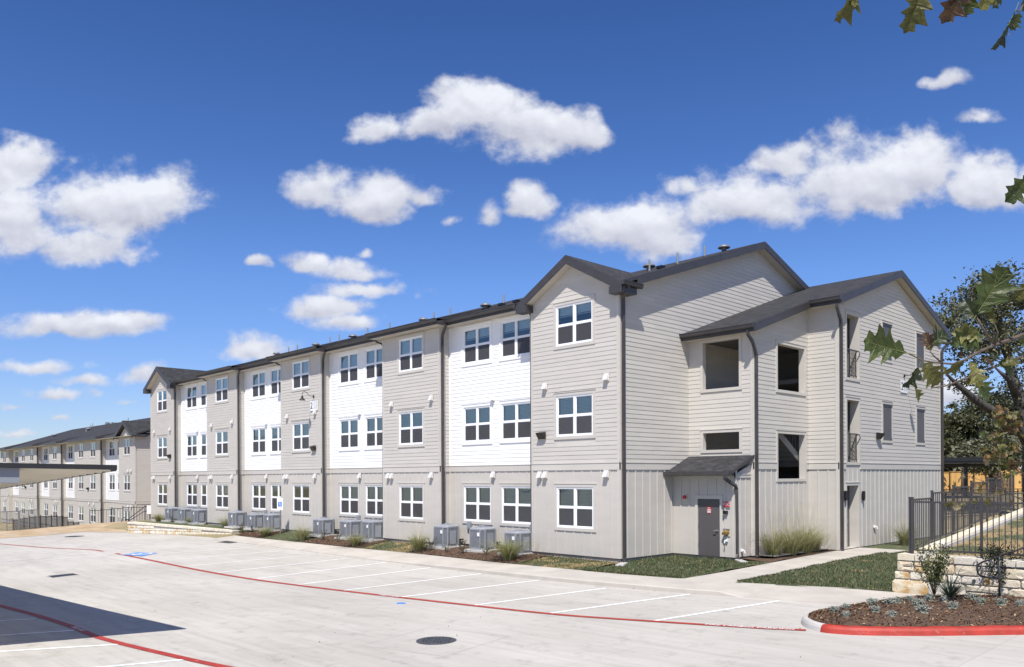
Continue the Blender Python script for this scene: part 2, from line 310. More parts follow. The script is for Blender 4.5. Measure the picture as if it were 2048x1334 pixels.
def lot_mat():
    mt = mat('parking_lot_concrete', (.435, .410, .368), .82, .0, .22, .12, 60, col2=(.520, .494, .450), detail=9, stretch=(.7, 1.1, 1))
    nt = mt.node_tree; N = nt.nodes; L = nt.links; r = N[mt['ramp']]; b = N['Principled BSDF']; g = [n for n in N if n.bl_idname == 'ShaderNodeNewGeometry'][0]
    # broom streaks and tyre scuffs
    mp = N.new('ShaderNodeMapping'); mp.inputs['Scale'].default_value = (.35, 5.0, 1); mp.inputs['Rotation'].default_value = (0, 0, R(8)); L.new(g.outputs['Position'], mp.inputs[0])
    n = N.new('ShaderNodeTexNoise'); n.inputs['Scale'].default_value = .9; n.inputs['Detail'].default_value = 8; n.inputs['Distortion'].default_value = .6; L.new(mp.outputs[0], n.inputs['Vector'])
    m1 = N.new('ShaderNodeMix'); m1.data_type = 'RGBA'; m1.blend_type = 'MULTIPLY'; m1.inputs[0].default_value = .30
    rr = N.new('ShaderNodeValToRGB'); rr.color_ramp.elements[0].position = .34; rr.color_ramp.elements[0].color = (.70, .69, .68, 1); rr.color_ramp.elements[1].position = .58; rr.color_ramp.elements[1].color = (1.05, 1.05, 1.05, 1); L.new(n.outputs['Fac'], rr.inputs[0])
    L.new(r.outputs[0], m1.inputs[6]); L.new(rr.outputs[0], m1.inputs[7])
    # sawn joints
    bk = N.new('ShaderNodeTexBrick'); bk.offset = 0.0; bk.inputs['Scale'].default_value = 1.0; bk.inputs['Brick Width'].default_value = 4.6; bk.inputs['Row Height'].default_value = 4.4; bk.inputs['Mortar Size'].default_value = .006; bk.inputs['Mortar Smooth'].default_value = .3
    bk.inputs['Color1'].default_value = (1, 1, 1, 1); bk.inputs['Color2'].default_value = (.955, .955, .95, 1); bk.inputs['Mortar'].default_value = (.72, .71, .70, 1)
    mp2 = N.new('ShaderNodeMapping'); mp2.inputs['Location'].default_value = (1.3, .9, 0); L.new(g.outputs['Position'], mp2.inputs[0]); L.new(mp2.outputs[0], bk.inputs['Vector'])
    m2 = N.new('ShaderNodeMix'); m2.data_type = 'RGBA'; m2.blend_type = 'MULTIPLY'; m2.inputs[0].default_value = 1; L.new(m1.outputs[2], m2.inputs[6]); L.new(bk.outputs[0], m2.inputs[7])
    # dark specks and drips
    n3 = N.new('ShaderNodeTexNoise'); n3.inputs['Scale'].default_value = 2.3; n3.inputs['Detail'].default_value = 10; n3.inputs['Roughness'].default_value = .75; L.new(g.outputs['Position'], n3.inputs['Vector'])
    r3 = N.new('ShaderNodeValToRGB'); r3.color_ramp.elements[0].position = .28; r3.color_ramp.elements[0].color = (.62, .61, .60, 1); r3.color_ramp.elements[1].position = .46; r3.color_ramp.elements[1].color = (1, 1, 1, 1); L.new(n3.outputs['Fac'], r3.inputs[0])
    m3 = N.new('ShaderNodeMix'); m3.data_type = 'RGBA'; m3.blend_type = 'MULTIPLY'; m3.inputs[0].default_value = .8; L.new(m2.outputs[2], m3.inputs[6]); L.new(r3.outputs[0], m3.inputs[7])
    # tyre tracks sweeping round the aisle and a few drip stains
    last = m3.outputs[2]
    for cx_, cy_, sc_, th_ in ((22, -34, .62, .012), (-16, 22, .50, .010), (6, 30, .43, .008)):
        mp4 = N.new('ShaderNodeMapping'); mp4.inputs['Location'].default_value = (-cx_, -cy_, 0); mp4.inputs['Scale'].default_value = (1, 1, 0); L.new(g.outputs['Position'], mp4.inputs[0])
        wv = N.new('ShaderNodeTexWave'); wv.wave_type = 'RINGS'; wv.rings_direction = 'Z'; wv.inputs['Scale'].default_value = sc_ * .3; wv.inputs['Distortion'].default_value = 1.2; wv.inputs['Detail'].default_value = 2; wv.inputs['Detail Scale'].default_value = .3; L.new(mp4.outputs[0], wv.inputs['Vector'])
        mr = N.new('ShaderNodeMapRange'); mr.inputs[1].default_value = .90; mr.inputs[2].default_value = 1.0; L.new(wv.outputs['Fac'], mr.inputs[0])
        nz = N.new('ShaderNodeTexNoise'); nz.inputs['Scale'].default_value = .35; nz.inputs['Detail'].default_value = 6; L.new(g.outputs['Position'], nz.inputs['Vector']); mz_ = N.new('ShaderNodeMapRange'); mz_.inputs[1].default_value = .45; mz_.inputs[2].default_value = .65; mz_.inputs[4].default_value = th_ * 16; L.new(nz.outputs['Fac'], mz_.inputs[0])
        mu = N.new('ShaderNodeMath'); mu.operation = 'MULTIPLY'; L.new(mr.outputs[0], mu.inputs[0]); L.new(mz_.outputs[0], mu.inputs[1])
        mx4 = N.new('ShaderNodeMix'); mx4.data_type = 'RGBA'; mx4.blend_type = 'MULTIPLY'; L.new(mu.outputs[0], mx4.inputs[0]); L.new(last, mx4.inputs[6]); mx4.inputs[7].default_value = (.55, .54, .53, 1); last = mx4.outputs[2]
    vo = N.new('ShaderNodeTexVoronoi'); vo.inputs['Scale'].default_value = .55; vo.inputs['Randomness'].default_value = 1; L.new(g.outputs['Position'], vo.inputs['Vector']); nd = N.new('ShaderNodeTexNoise'); nd.inputs['Scale'].default_value = 7; L.new(g.outputs['Position'], nd.inputs['Vector'])
    ad = N.new('ShaderNodeMath'); ad.operation = 'MULTIPLY_ADD'; L.new(nd.outputs['Fac'], ad.inputs[0]); ad.inputs[1].default_value = .16; L.new(vo.outputs['Distance'], ad.inputs[2]); md = N.new('ShaderNodeMapRange'); md.inputs[1].default_value = .10; md.inputs[2].default_value = .17; md.inputs[3].default_value = .34; md.inputs[4].default_value = 0; L.new(ad.outputs[0], md.inputs[0])
    mx5 = N.new('ShaderNodeMix'); mx5.data_type = 'RGBA'; mx5.blend_type = 'MULTIPLY'; L.new(md.outputs[0], mx5.inputs[0]); L.new(last, mx5.inputs[6]); mx5.inputs[7].default_value = (.5, .48, .46, 1)
    L.new(mx5.outputs[2], b.inputs['Base Color']); return mt
LOTM = lot_mat()

def shingle_mat():
    mt = mat('asphalt_shingle', (.024, .024, .027), .92, .0, 3.5, .5, 80, col2=(.052, .052, .057), detail=9)
    nt = mt.node_tree; N = nt.nodes; L = nt.links; r = N[mt['ramp']]; b = N['Principled BSDF']
    tc = N.new('ShaderNodeUVMap'); bk = N.new('ShaderNodeTexBrick'); bk.inputs['Scale'].default_value = 1; bk.inputs['Brick Width'].default_value = .30; bk.inputs['Row Height'].default_value = .14; bk.inputs['Mortar Size'].default_value = .012; bk.offset = .43
    bk.inputs['Color1'].default_value = (.62, .62, .64, 1); bk.inputs['Color2'].default_value = (1.25, 1.22, 1.2, 1); bk.inputs['Mortar'].default_value = (.35, .35, .36, 1); bk.inputs['Bias'].default_value = -.1
    L.new(tc.outputs[0], bk.inputs['Vector'])
    m = N.new('ShaderNodeMix'); m.data_type = 'RGBA'; m.blend_type = 'MULTIPLY'; m.inputs[0].default_value = 1; L.new(r.outputs[0], m.inputs[6]); L.new(bk.outputs[0], m.inputs[7]); L.new(m.outputs[2], b.inputs['Base Color']); return mt
SHINGLE = shingle_mat()

def glass_mat(name, tintc, refl, fac0):
    mt = bpy.data.materials.new(name); mt.use_nodes = True; nt = mt.node_tree; N = nt.nodes; L = nt.links; N.remove(N['Principled BSDF']); out = N['Material Output']
    t = N.new('ShaderNodeBsdfTransparent'); t.inputs[0].default_value = (*tintc, 1); g = N.new('ShaderNodeBsdfGlossy'); g.inputs['Roughness'].default_value = .015; g.inputs[0].default_value = (.86, .95, .95, 1)
    geo = N.new('ShaderNodeNewGeometry'); no = N.new('ShaderNodeTexNoise'); no.inputs['Scale'].default_value = 1.1; L.new(geo.outputs['Position'], no.inputs['Vector'])
    bp = N.new('ShaderNodeBump'); bp.inputs['Strength'].default_value = .05; bp.inputs['Distance'].default_value = .05; L.new(no.outputs['Fac'], bp.inputs['Height']); L.new(bp.outputs[0], g.inputs['Normal'])
    fr = N.new('ShaderNodeFresnel'); fr.inputs[0].default_value = 1.5; a = N.new('ShaderNodeMath'); a.operation = 'MULTIPLY_ADD'; a.inputs[1].default_value = refl; a.inputs[2].default_value = fac0; a.use_clamp = True; L.new(fr.outputs[0], a.inputs[0])
    mx = N.new('ShaderNodeMixShader'); L.new(a.outputs[0], mx.inputs[0]); L.new(t.outputs[0], mx.inputs[1]); L.new(g.outputs[0], mx.inputs[2]); L.new(mx.outputs[0], out.inputs[0]); return mt
GLASS = glass_mat('window_glass', (.86, .94, .92), 2.2, .06)
def screen_mat(name, fac, col):
    mt = bpy.data.materials.new(name); mt.use_nodes = True; nt = mt.node_tree; N = nt.nodes; L = nt.links; b = N['Principled BSDF']; out = N['Material Output']
    b.inputs['Base Color'].default_value = (*col, 1); b.inputs['Roughness'].default_value = .8
    t = N.new('ShaderNodeBsdfTransparent'); mx = N.new('ShaderNodeMixShader'); mx.inputs[0].default_value = fac; L.new(t.outputs[0], mx.inputs[1]); L.new(b.outputs[0], mx.inputs[2]); L.new(mx.outputs[0], out.inputs[0]); return mt
SCREEN = screen_mat('insect_screen', .66, (.075, .07, .075))
CHAINLINK = screen_mat('chain_link_mesh', .30, (.13, .13, .135))
FABRIC = screen_mat('privacy_mesh', .72, (.06, .062, .066))

# ------------------------------------------------------------------ ground, lot, pavements
EDGE = sorted([tuple(G(px, py, .12)[:2]) for px, py in ((466, 1071), (520, 1077), (597.7, 1084.7), (712.4, 1096.6), (817, 1106), (1000, 1126), (1122, 1137.4), (1244, 1148.4), (1371, 1158))])
EX = [p[0] for p in EDGE]; EY = [p[1] for p in EDGE]
def ye(x): return float(np.interp(x, EX, EY))                       # planting edge of the front walk
CURB = sorted([tuple(G(px, py)[:2]) for px, py in ((1000, 1151), (1176, 1170), (1268, 1177.7), (1366, 1187.4), (1437, 1192))])
def yc(x): return float(np.interp(x, [EX[0]] + [p[0] for p in CURB], [EY[0] - 1.2] + [p[1] for p in CURB]))
def sm(a, b, x):
    t = min(1, max(0, (x - a) / (b - a))); return t * t * (3 - 2 * t)
def gh(x, y):
    z = zl(x, y) - .10
    if x > -47: 
        t = sm(-3.2, -.6, y); z = z * (1 - t) + (-.30) * t
        if y > 16: z += 1.35 * sm(16, 48, y)
        if x > 12: z += .9 * sm(12, 20, x) * sm(6, 16, y)
    z -= 1.75 * sm(-47, -55, x) if x < -47 else 0
    if x > 18 and y < 4: z -= .0
    return z
def grid(name, xs, ys, hf, mats, mi=None, parent=None, smooth=True):
    mb = MB(); nx, ny = len(xs), len(ys)
    mb.v = [(x, y, hf(x, y)) for y in ys for x in xs]
    for j in range(ny - 1):
        for i in range(nx - 1):
            mb.f.append((j * nx + i, j * nx + i + 1, (j + 1) * nx + i + 1, (j + 1) * nx + i)); mb.m.append(0)
    return mb.build(name, mats, parent, smooth)
gx = sorted(set(list(np.arange(-110, 60, 3.0)) + [-1500, -900, -500, -300, -200, -150, 80, 120, 200, 400, 800, 1500]))
gy = sorted(set(list(np.arange(-60, 90, 3.0)) + [-1500, -900, -500, -300, -200, -120, -90, 120, 160, 240, 400, 800, 1500]))
GROUNDM = mat('dry_ground', (.16, .15, .075), .95, .0, .25, .5, 8, col2=(.36, .28, .16), detail=9)
tag(grid('ground', gx, gy, gh, GROUNDM), kind='structure')
# parking lot: one concrete sheet following the gentle fall of the site
LE = [G(px, py) for px, py in ((0, 1077), (90, 1071), (170, 1063), (243, 1061.5), (256, 1066))]
def lot():
    mb = MB(); xs = [-46.5] + list(np.arange(-45, 60, 2.5)) + [70]; 
    ys = list(np.arange(-70, -3, 2.0))
    nx = len(xs)
    rows = [[(x, y, zl(x, y)) for x in xs] for y in ys]
    top = []
    for x in xs:
        yy = yc(x) + .3 if x < 6.1 else -3.0 + min(1.6, (x - 6.1) * .5)
        if x < EX[0]: yy = EY[0] - .4 - .05 * (EX[0] - x) if x > -42 else -2.2
        top.append((x, yy, zl(x, yy)))
    rows.append(top)
    mb.v = [p for r in rows for p in r]
    for j in range(len(rows) - 1):
        for i in range(nx - 1):
            mb.f.append((j * nx + i, j * nx + i + 1, (j + 1) * nx + i + 1, (j + 1) * nx + i)); mb.m.append(0)
    return tag(mb.build('parking_lot', LOTM), 'pale concrete parking lot sloping gently past the apartment building', None, kind='structure')
LOT = lot()
# front walk with its curb, dropping flush to the lot at the ramp
def walk():
    mb = MB(); xs = list(np.arange(EX[0] + .2, 5.6, .9)) + [5.75, 6.35, 7.2, 8.2, 9.0, 9.75]
    rows = []
    for x in xs:
        yf = yc(x) if x < 5.9 else [0, -3.25, -3.2, -3.1, -3.0, -3.0][min(5, max(1, int(x - 5)))]
        hf = .125 if x < 5.9 else .014
        if x < -3: hf = max(.05, .125 + (x + 3) * .012)
        yb = ye(x) if x < 3.7 else (-1.72 + (x - 5.2) * .235 if x > 5.2 else -1.72)
        zb = zl(x, yb) + (.125 if x < 9 else .1)
        rows.append(((x, yf, zl(x, yf) - .2), (x, yf, zl(x, yf) + hf - .02), (x, yf + .025, zl(x, yf) + hf), (x, yf + .16, zl(x, yf) + hf + .004), (x, yb + .05, zb), (x, yb + .05, zb - .2)))
    for a, b in zip(rows[:-1], rows[1:]):
        for k in range(5): mb.quad(a[k], b[k], b[k + 1], a[k + 1], 0)
    tag(mb.build('sidewalk', WALKC), 'pale sidewalk and curb between the parking stalls and the planting', kind='structure')
walk()
PTH = lambda y: -.165 + (.145) * sm(-1.8, 8.6, y)
def path():
    mb = MB(); ys = [-1.85, 0.35, 2.6, 4.9, 7.2, 8.42]
    for a, b in zip(ys[:-1], ys[1:]):
        g_ = .012
        mb.hexa([(3.66, a + g_, PTH(a) - .15), (5.24, a + g_, PTH(a) - .15), (5.3, b - g_, PTH(b) - .15), (3.66, b - g_, PTH(b) - .15), (3.66, a + g_, PTH(a)), (5.24, a + g_, PTH(a)), (5.3, b - g_, PTH(b)), (3.66, b - g_, PTH(b))])
    mb.hexa([(2.7, 8.43, -.2), (5.35, 8.43, -.2), (5.45, 9.75, -.2), (2.7, 9.75, -.2), (2.7, 8.43, -.022), (5.35, 8.43, -.022), (5.45, 9.75, -.022), (2.7, 9.75, -.022)])
    tag(mb.build('path', WALKC), 'concrete path leading to the recessed door in the gable wing', kind='structure')
path()
# lawns and beds along the front
def strip_z(x, y):
    e = ye(x); z0 = zl(x, e) + .13
    return z0 + (-.13 - z0) * sm(e, e + 1.5, y) + .012 * math.sin(x * 5.1 + y * 3) * math.sin(x * 2.3 - y * 7)
def strip(name, xa, xb, m, label, extra=0.0, y1=.56):
    mb = MB(); nx = max(3, int((xb - xa) / .25)); ny = 12; xs = np.linspace(xa, xb, nx)
    for x in xs:
        for t in np.linspace(0, 1, ny):
            y = ye(x) + .04 + (y1 - ye(x) - .04) * t; mb.v.append((x, y, strip_z(x, y) + extra * (.4 + .6 * math.sin(math.pi * min(1, max(0, t * 1.2)))) + random.uniform(0, .012)))
    for i in range(nx - 1):
        for j in range(ny - 1): mb.f.append((i * ny + j, (i + 1) * ny + j, (i + 1) * ny + j + 1, i * ny + j + 1)); mb.m.append(0)
    return tag(mb.build(name, m, smooth=True), label, kind='structure')
def ex(px, py): return float(G(px, py, .12)[0])
S0, S1, S2, S3, S4, S5 = EX[0], ex(520, 1077), ex(602, 1085), ex(716, 1097), ex(820, 1106), ex(1028, 1129)
strip('mulch_bed', S0 + .05, S1, MULCH, 'mulch bed beside the end of the low stone wall', .03)
strip('lawn', S1, S2, TURF, 'strip of turf by the accessible parking sign')
strip('mulch_bed', S2, S3, MULCH, 'mulch bed under three condensers by the plate-lamp bay', .03)
strip('lawn', S3, S4, TURF_DRY, 'patchy turf in front of the second plain bay')
strip('mulch_bed', S4, S5, MULCH, 'mulch bed under three condensers beside the gabled corner bay', .03)
strip('lawn', S5, 0.02, TURF_DRY, 'patchy turf in front of the gabled corner bay')
def patch(name, xs, ys, hf, m, label): return tag(grid(name, xs, ys, hf, m), label, kind='structure')
def end_lawn(x, y):
    e = ye(x) + .02; y = max(y, e); z0 = zl(x, e) + .125
    return z0 + (-.10 - z0) * sm(e, e + 3, y) + .01 * math.sin(3 * x + 5 * y)
def end_patch():
    mb = MB(); nx, ny = 14, 24
    for x in np.linspace(.02, 3.65, nx):
        for t in np.linspace(0, 1, ny):
            y = ye(x) + .04 + (3.2 - ye(x)) * t; mb.v.append((x, y, end_lawn(x, y)))
    for i in range(nx - 1):
        for j in range(ny - 1): mb.f.append((i * ny + j, (i + 1) * ny + j, (i + 1) * ny + j + 1, i * ny + j + 1)); mb.m.append(0)
    tag(mb.build('lawn', TURF, smooth=True), 'turf corner between the end wall and the path', kind='structure')
end_patch()
patch('mulch_bed', np.linspace(2.45, 3.655, 8), np.linspace(3.2, 8.42, 20), lambda x, y: -.07 + .03 * sm(3.2, 8, y) + .02 * math.sin(4 * x + 3 * y), MULCH, 'mulch bed beneath the stair tower wall')
def rl(x, y): 
    z0 = zl(x, -1.7) + .125; return z0 + (-.03 - z0) * sm(-1.7, 6, y) + .008 * math.sin(3 * x + 4 * y) + 1.2 * sm(17, 40, y)
def right_lawn():
    mb = MB(); nx, ny = 14, 44
    for x0 in np.linspace(0, 1, nx):
        for t in np.linspace(0, 1, ny):
            y = -1.78 + 30 * t ** 1.4; xl = 5.27 if y < 8.4 else (5.46 if y < 9.8 else 3.73); x = xl + (9.35 - xl) * x0
            yy = y + ((x - 5.2) * .235) * (1 - sm(0, 3, t * 30)); mb.v.append((x, yy, rl(x, yy)))
    for i in range(nx - 1):
        for j in range(ny - 1): mb.f.append((i * ny + j, (i + 1) * ny + j, (i + 1) * ny + j + 1, i * ny + j + 1)); mb.m.append(0)
    tag(mb.build('lawn', TURF, smooth=True), 'turf between the path and the limestone wall', kind='structure')
right_lawn()

# ---- painted markings
def ribbon(name, pts, w, m, label, dz=.006, z=None):
    P = [np.array(p) for p in pts]; mb = MB(); prev = None
    Q = []
    for a, b in zip(P[:-1], P[1:]):
        n = max(1, int(np.linalg.norm(b - a) / .8)); Q += [a + (b - a) * k / n for k in range(n)]
    Q.append(P[-1])
    for i, p in enumerate(Q):
        t = Q[min(i + 1, len(Q) - 1)] - Q[max(i - 1, 0)]; t = t[:2] / np.linalg.norm(t[:2]); n = np.array([-t[1], t[0]])
        l = p[:2] + n * w / 2; r = p[:2] - n * w / 2
        cur = ((l[0], l[1], zl(*l) + dz), (r[0], r[1], zl(*r) + dz))
        if prev: mb.quad(prev[0], prev[1], cur[1], cur[0])
        prev = cur
    return tag(mb.build(name, m), label, kind='structure')
def smooth_px(pts, n=8):
    P = [np.array(p, float) for p in pts]; out = []
    for i in range(len(P) - 1):
        p0, p1, p2, p3 = P[max(i - 1, 0)], P[i], P[i + 1], P[min(i + 2, len(P) - 1)]
        for k in range(n):
            t = k / n; out.append(.5 * ((2 * p1) + (-p0 + p2) * t + (2 * p0 - 5 * p1 + 4 * p2 - p3) * t * t + (-p0 + 3 * p1 - 3 * p2 + p3) * t ** 3))
    out.append(P[-1]); return out
RL1 = [G(*p) for p in smooth_px([(232, 1107), (300, 1120.5), (400, 1141), (500, 1158), (600, 1171.5), (690, 1182.5), (803, 1195.5), (945, 1211.5), (1100, 1228), (1200, 1236), (1305, 1243), (1420, 1250.5), (1520, 1256.5), (1612, 1261)])]
ribbon('fire_lane_stripe', RL1, .16, REDPAINT, 'long red fire lane stripe running along the ends of the parking stalls', .010)
RL2 = [G(*p) for p in smooth_px([(-60, 1196), (24, 1218), (80, 1233), (150, 1256), (200, 1276), (300, 1301.5), (450, 1334.5), (560, 1352), (760, 1380)])]
ribbon('fire_lane_stripe', RL2, .16, REDPAINT, 'red fire lane stripe curving out of the carport shadow', .010)
RL3 = [G(*p) for p in smooth_px([(-20, 1086), (24, 1090), (100, 1096), (180, 1099.5), (206, 1103)])]
ribbon('fire_lane_stripe', RL3, .14, REDPAINT, 'far red fire lane stripe beyond the blue accessible marking', .010)
ST = [((1577, 1199), (1308, 1242)), ((1380, 1188.5), (1098, 1227)), ((1212, 1176.5), (950, 1210.5)), ((1079, 1160.5), (801, 1194.5)), ((962, 1147.5), (688, 1181)), ((861, 1135.5), (597, 1169.5)), ((771, 1125), (514, 1157.5)), ((693, 1117), (433, 1146)), ((622, 1110.5), (368, 1133)), ((562, 1101.5), (320, 1122)), ((500, 1095), (270, 1111)), ((436, 1090), (215, 1104))]
for a, b in ST: ribbon('stall_line', [G(*a), G(*b)], .10, WHITEPAINT, 'white stall line beside the apartment building')['group'] = 'stall lines along the building'
for a, b in (((69, 1238), (-60, 1246)), ((147, 1261), (-60, 1275)), ((238, 1289), (-80, 1308)), ((375, 1319), (-100, 1362))): ribbon('stall_line', [G(*a), G(*b)], .10, WHITEPAINT, 'white stall line by the carport')['group'] = 'stall lines by the carport'
for a, b in (((205, 1104), (0, 1123)), ((240, 1108), (0, 1127.5)), ((420, 1083), (180, 1094)), ((330, 1082), (120, 1090))): ribbon('stall_line', [G(*a), G(*b)], .09, WHITEPAINT, 'white line in the hatched zone by the accessible stall')['group'] = 'far painted lines'
def lettering(name, text, size, m, pos, xdir, ydir, parent=None, spacing=1.0, align='CENTER', label=None):
    cu = bpy.data.curves.new(name, 'FONT'); cu.body = text; cu.size = size; cu.align_x = align; cu.align_y = 'CENTER'; cu.space_character = spacing; cu.materials.append(m); cu.resolution_u = 3
    o = bpy.data.objects.new(name, cu); COL.objects.link(o)
    x = Vector(tuple(map(float, xdir))).normalized(); y = Vector(tuple(map(float, ydir))).normalized(); z = x.cross(y)
    mm = Matrix(((x.x, y.x, z.x, pos[0]), (x.y, y.y, z.y, pos[1]), (x.z, y.z, z.z, pos[2]), (0, 0, 0, 1)))
    me = bpy.data.meshes.new_from_object(o); bpy.data.objects.remove(o); me.name = name
    o = bpy.data.objects.new(name, me); COL.objects.link(o)
    if parent is not None: o.parent = parent
    o.matrix_local = mm
    if label: o['label'] = label
    return o
def lane_text(px, py, px2, py2, text, size, label):
    a, b = G(px, py), G(px2, py2); c = (a + b) / 2; x = (b - a); x /= np.linalg.norm(x); y = np.array([-x[1], x[0], .013])
    c[2] = zl(c[0], c[1]) + .016
    tag(lettering('lane_lettering', text, size, STENCIL, c, x, y), label, kind='structure')
lane_text(1420, 1250.5, 1478, 1254, 'FIRE LANE', .17, 'white FIRE LANE stencil on the red stripe')
lane_text(1497, 1255.5, 1572, 1259.5, 'NO PARKING', .17, 'white NO PARKING stencil on the red stripe near the red curb')
lane_text(132, 1250, 182, 1268, 'FIRE LANE', .17, 'white FIRE LANE stencil in the carport shadow')
lane_text(757, 1190.5, 800, 1195, 'FIRE LANE', .17, 'white FIRE LANE stencil on the long red stripe by the blue valve cover')
# blue accessible marking
def ada():
    pts = [G(*p) for p in ((243, 1110), (284, 1113), (316, 1106.5), (276, 1105))]
    mb = MB(); mb.quad(*[(p[0], p[1], zl(p[0], p[1]) + .014) for p in pts])
    o = tag(mb.build('accessible_marking', BLUEPAINT), 'blue painted accessible parking square with white wheelchair figure', kind='structure')
    c = sum(pts) / 4; ux = pts[2] - pts[1]; ux /= np.linalg.norm(ux); uy = np.cross([0, 0, 1], ux)
    mb = MB()
    def T(u, v): q = c + ux * u + uy * v; return (q[0], q[1], zl(q[0], q[1]) + .02)
    for k in range(10):
        a0, a1 = math.pi * (.55 + 1.15 * k / 10), math.pi * (.55 + 1.15 * (k + 1) / 10)
        mb.quad(T(.42 * math.cos(a0), .42 * math.sin(a0) - .1), T(.42 * math.cos(a1), .42 * math.sin(a1) - .1), T(.3 * math.cos(a1), .3 * math.sin(a1) - .1), T(.3 * math.cos(a0), .3 * math.sin(a0) - .1))
    mb.quad(T(-.1, .1), T(.02, .1), T(.02, .6), T(-.1, .6)); mb.quad(T(-.1, .0), T(.35, .0), T(.35, .12), T(-.1, .12)); mb.quad(T(.28, -.42), T(.4, -.42), T(.4, .05), T(.28, .05)); mb.quad(T(-.12, .68), T(.04, .68), T(.04, .84), T(-.12, .84))
    mb.build('wheelchair_figure', WHITEPAINT, o)
ada()

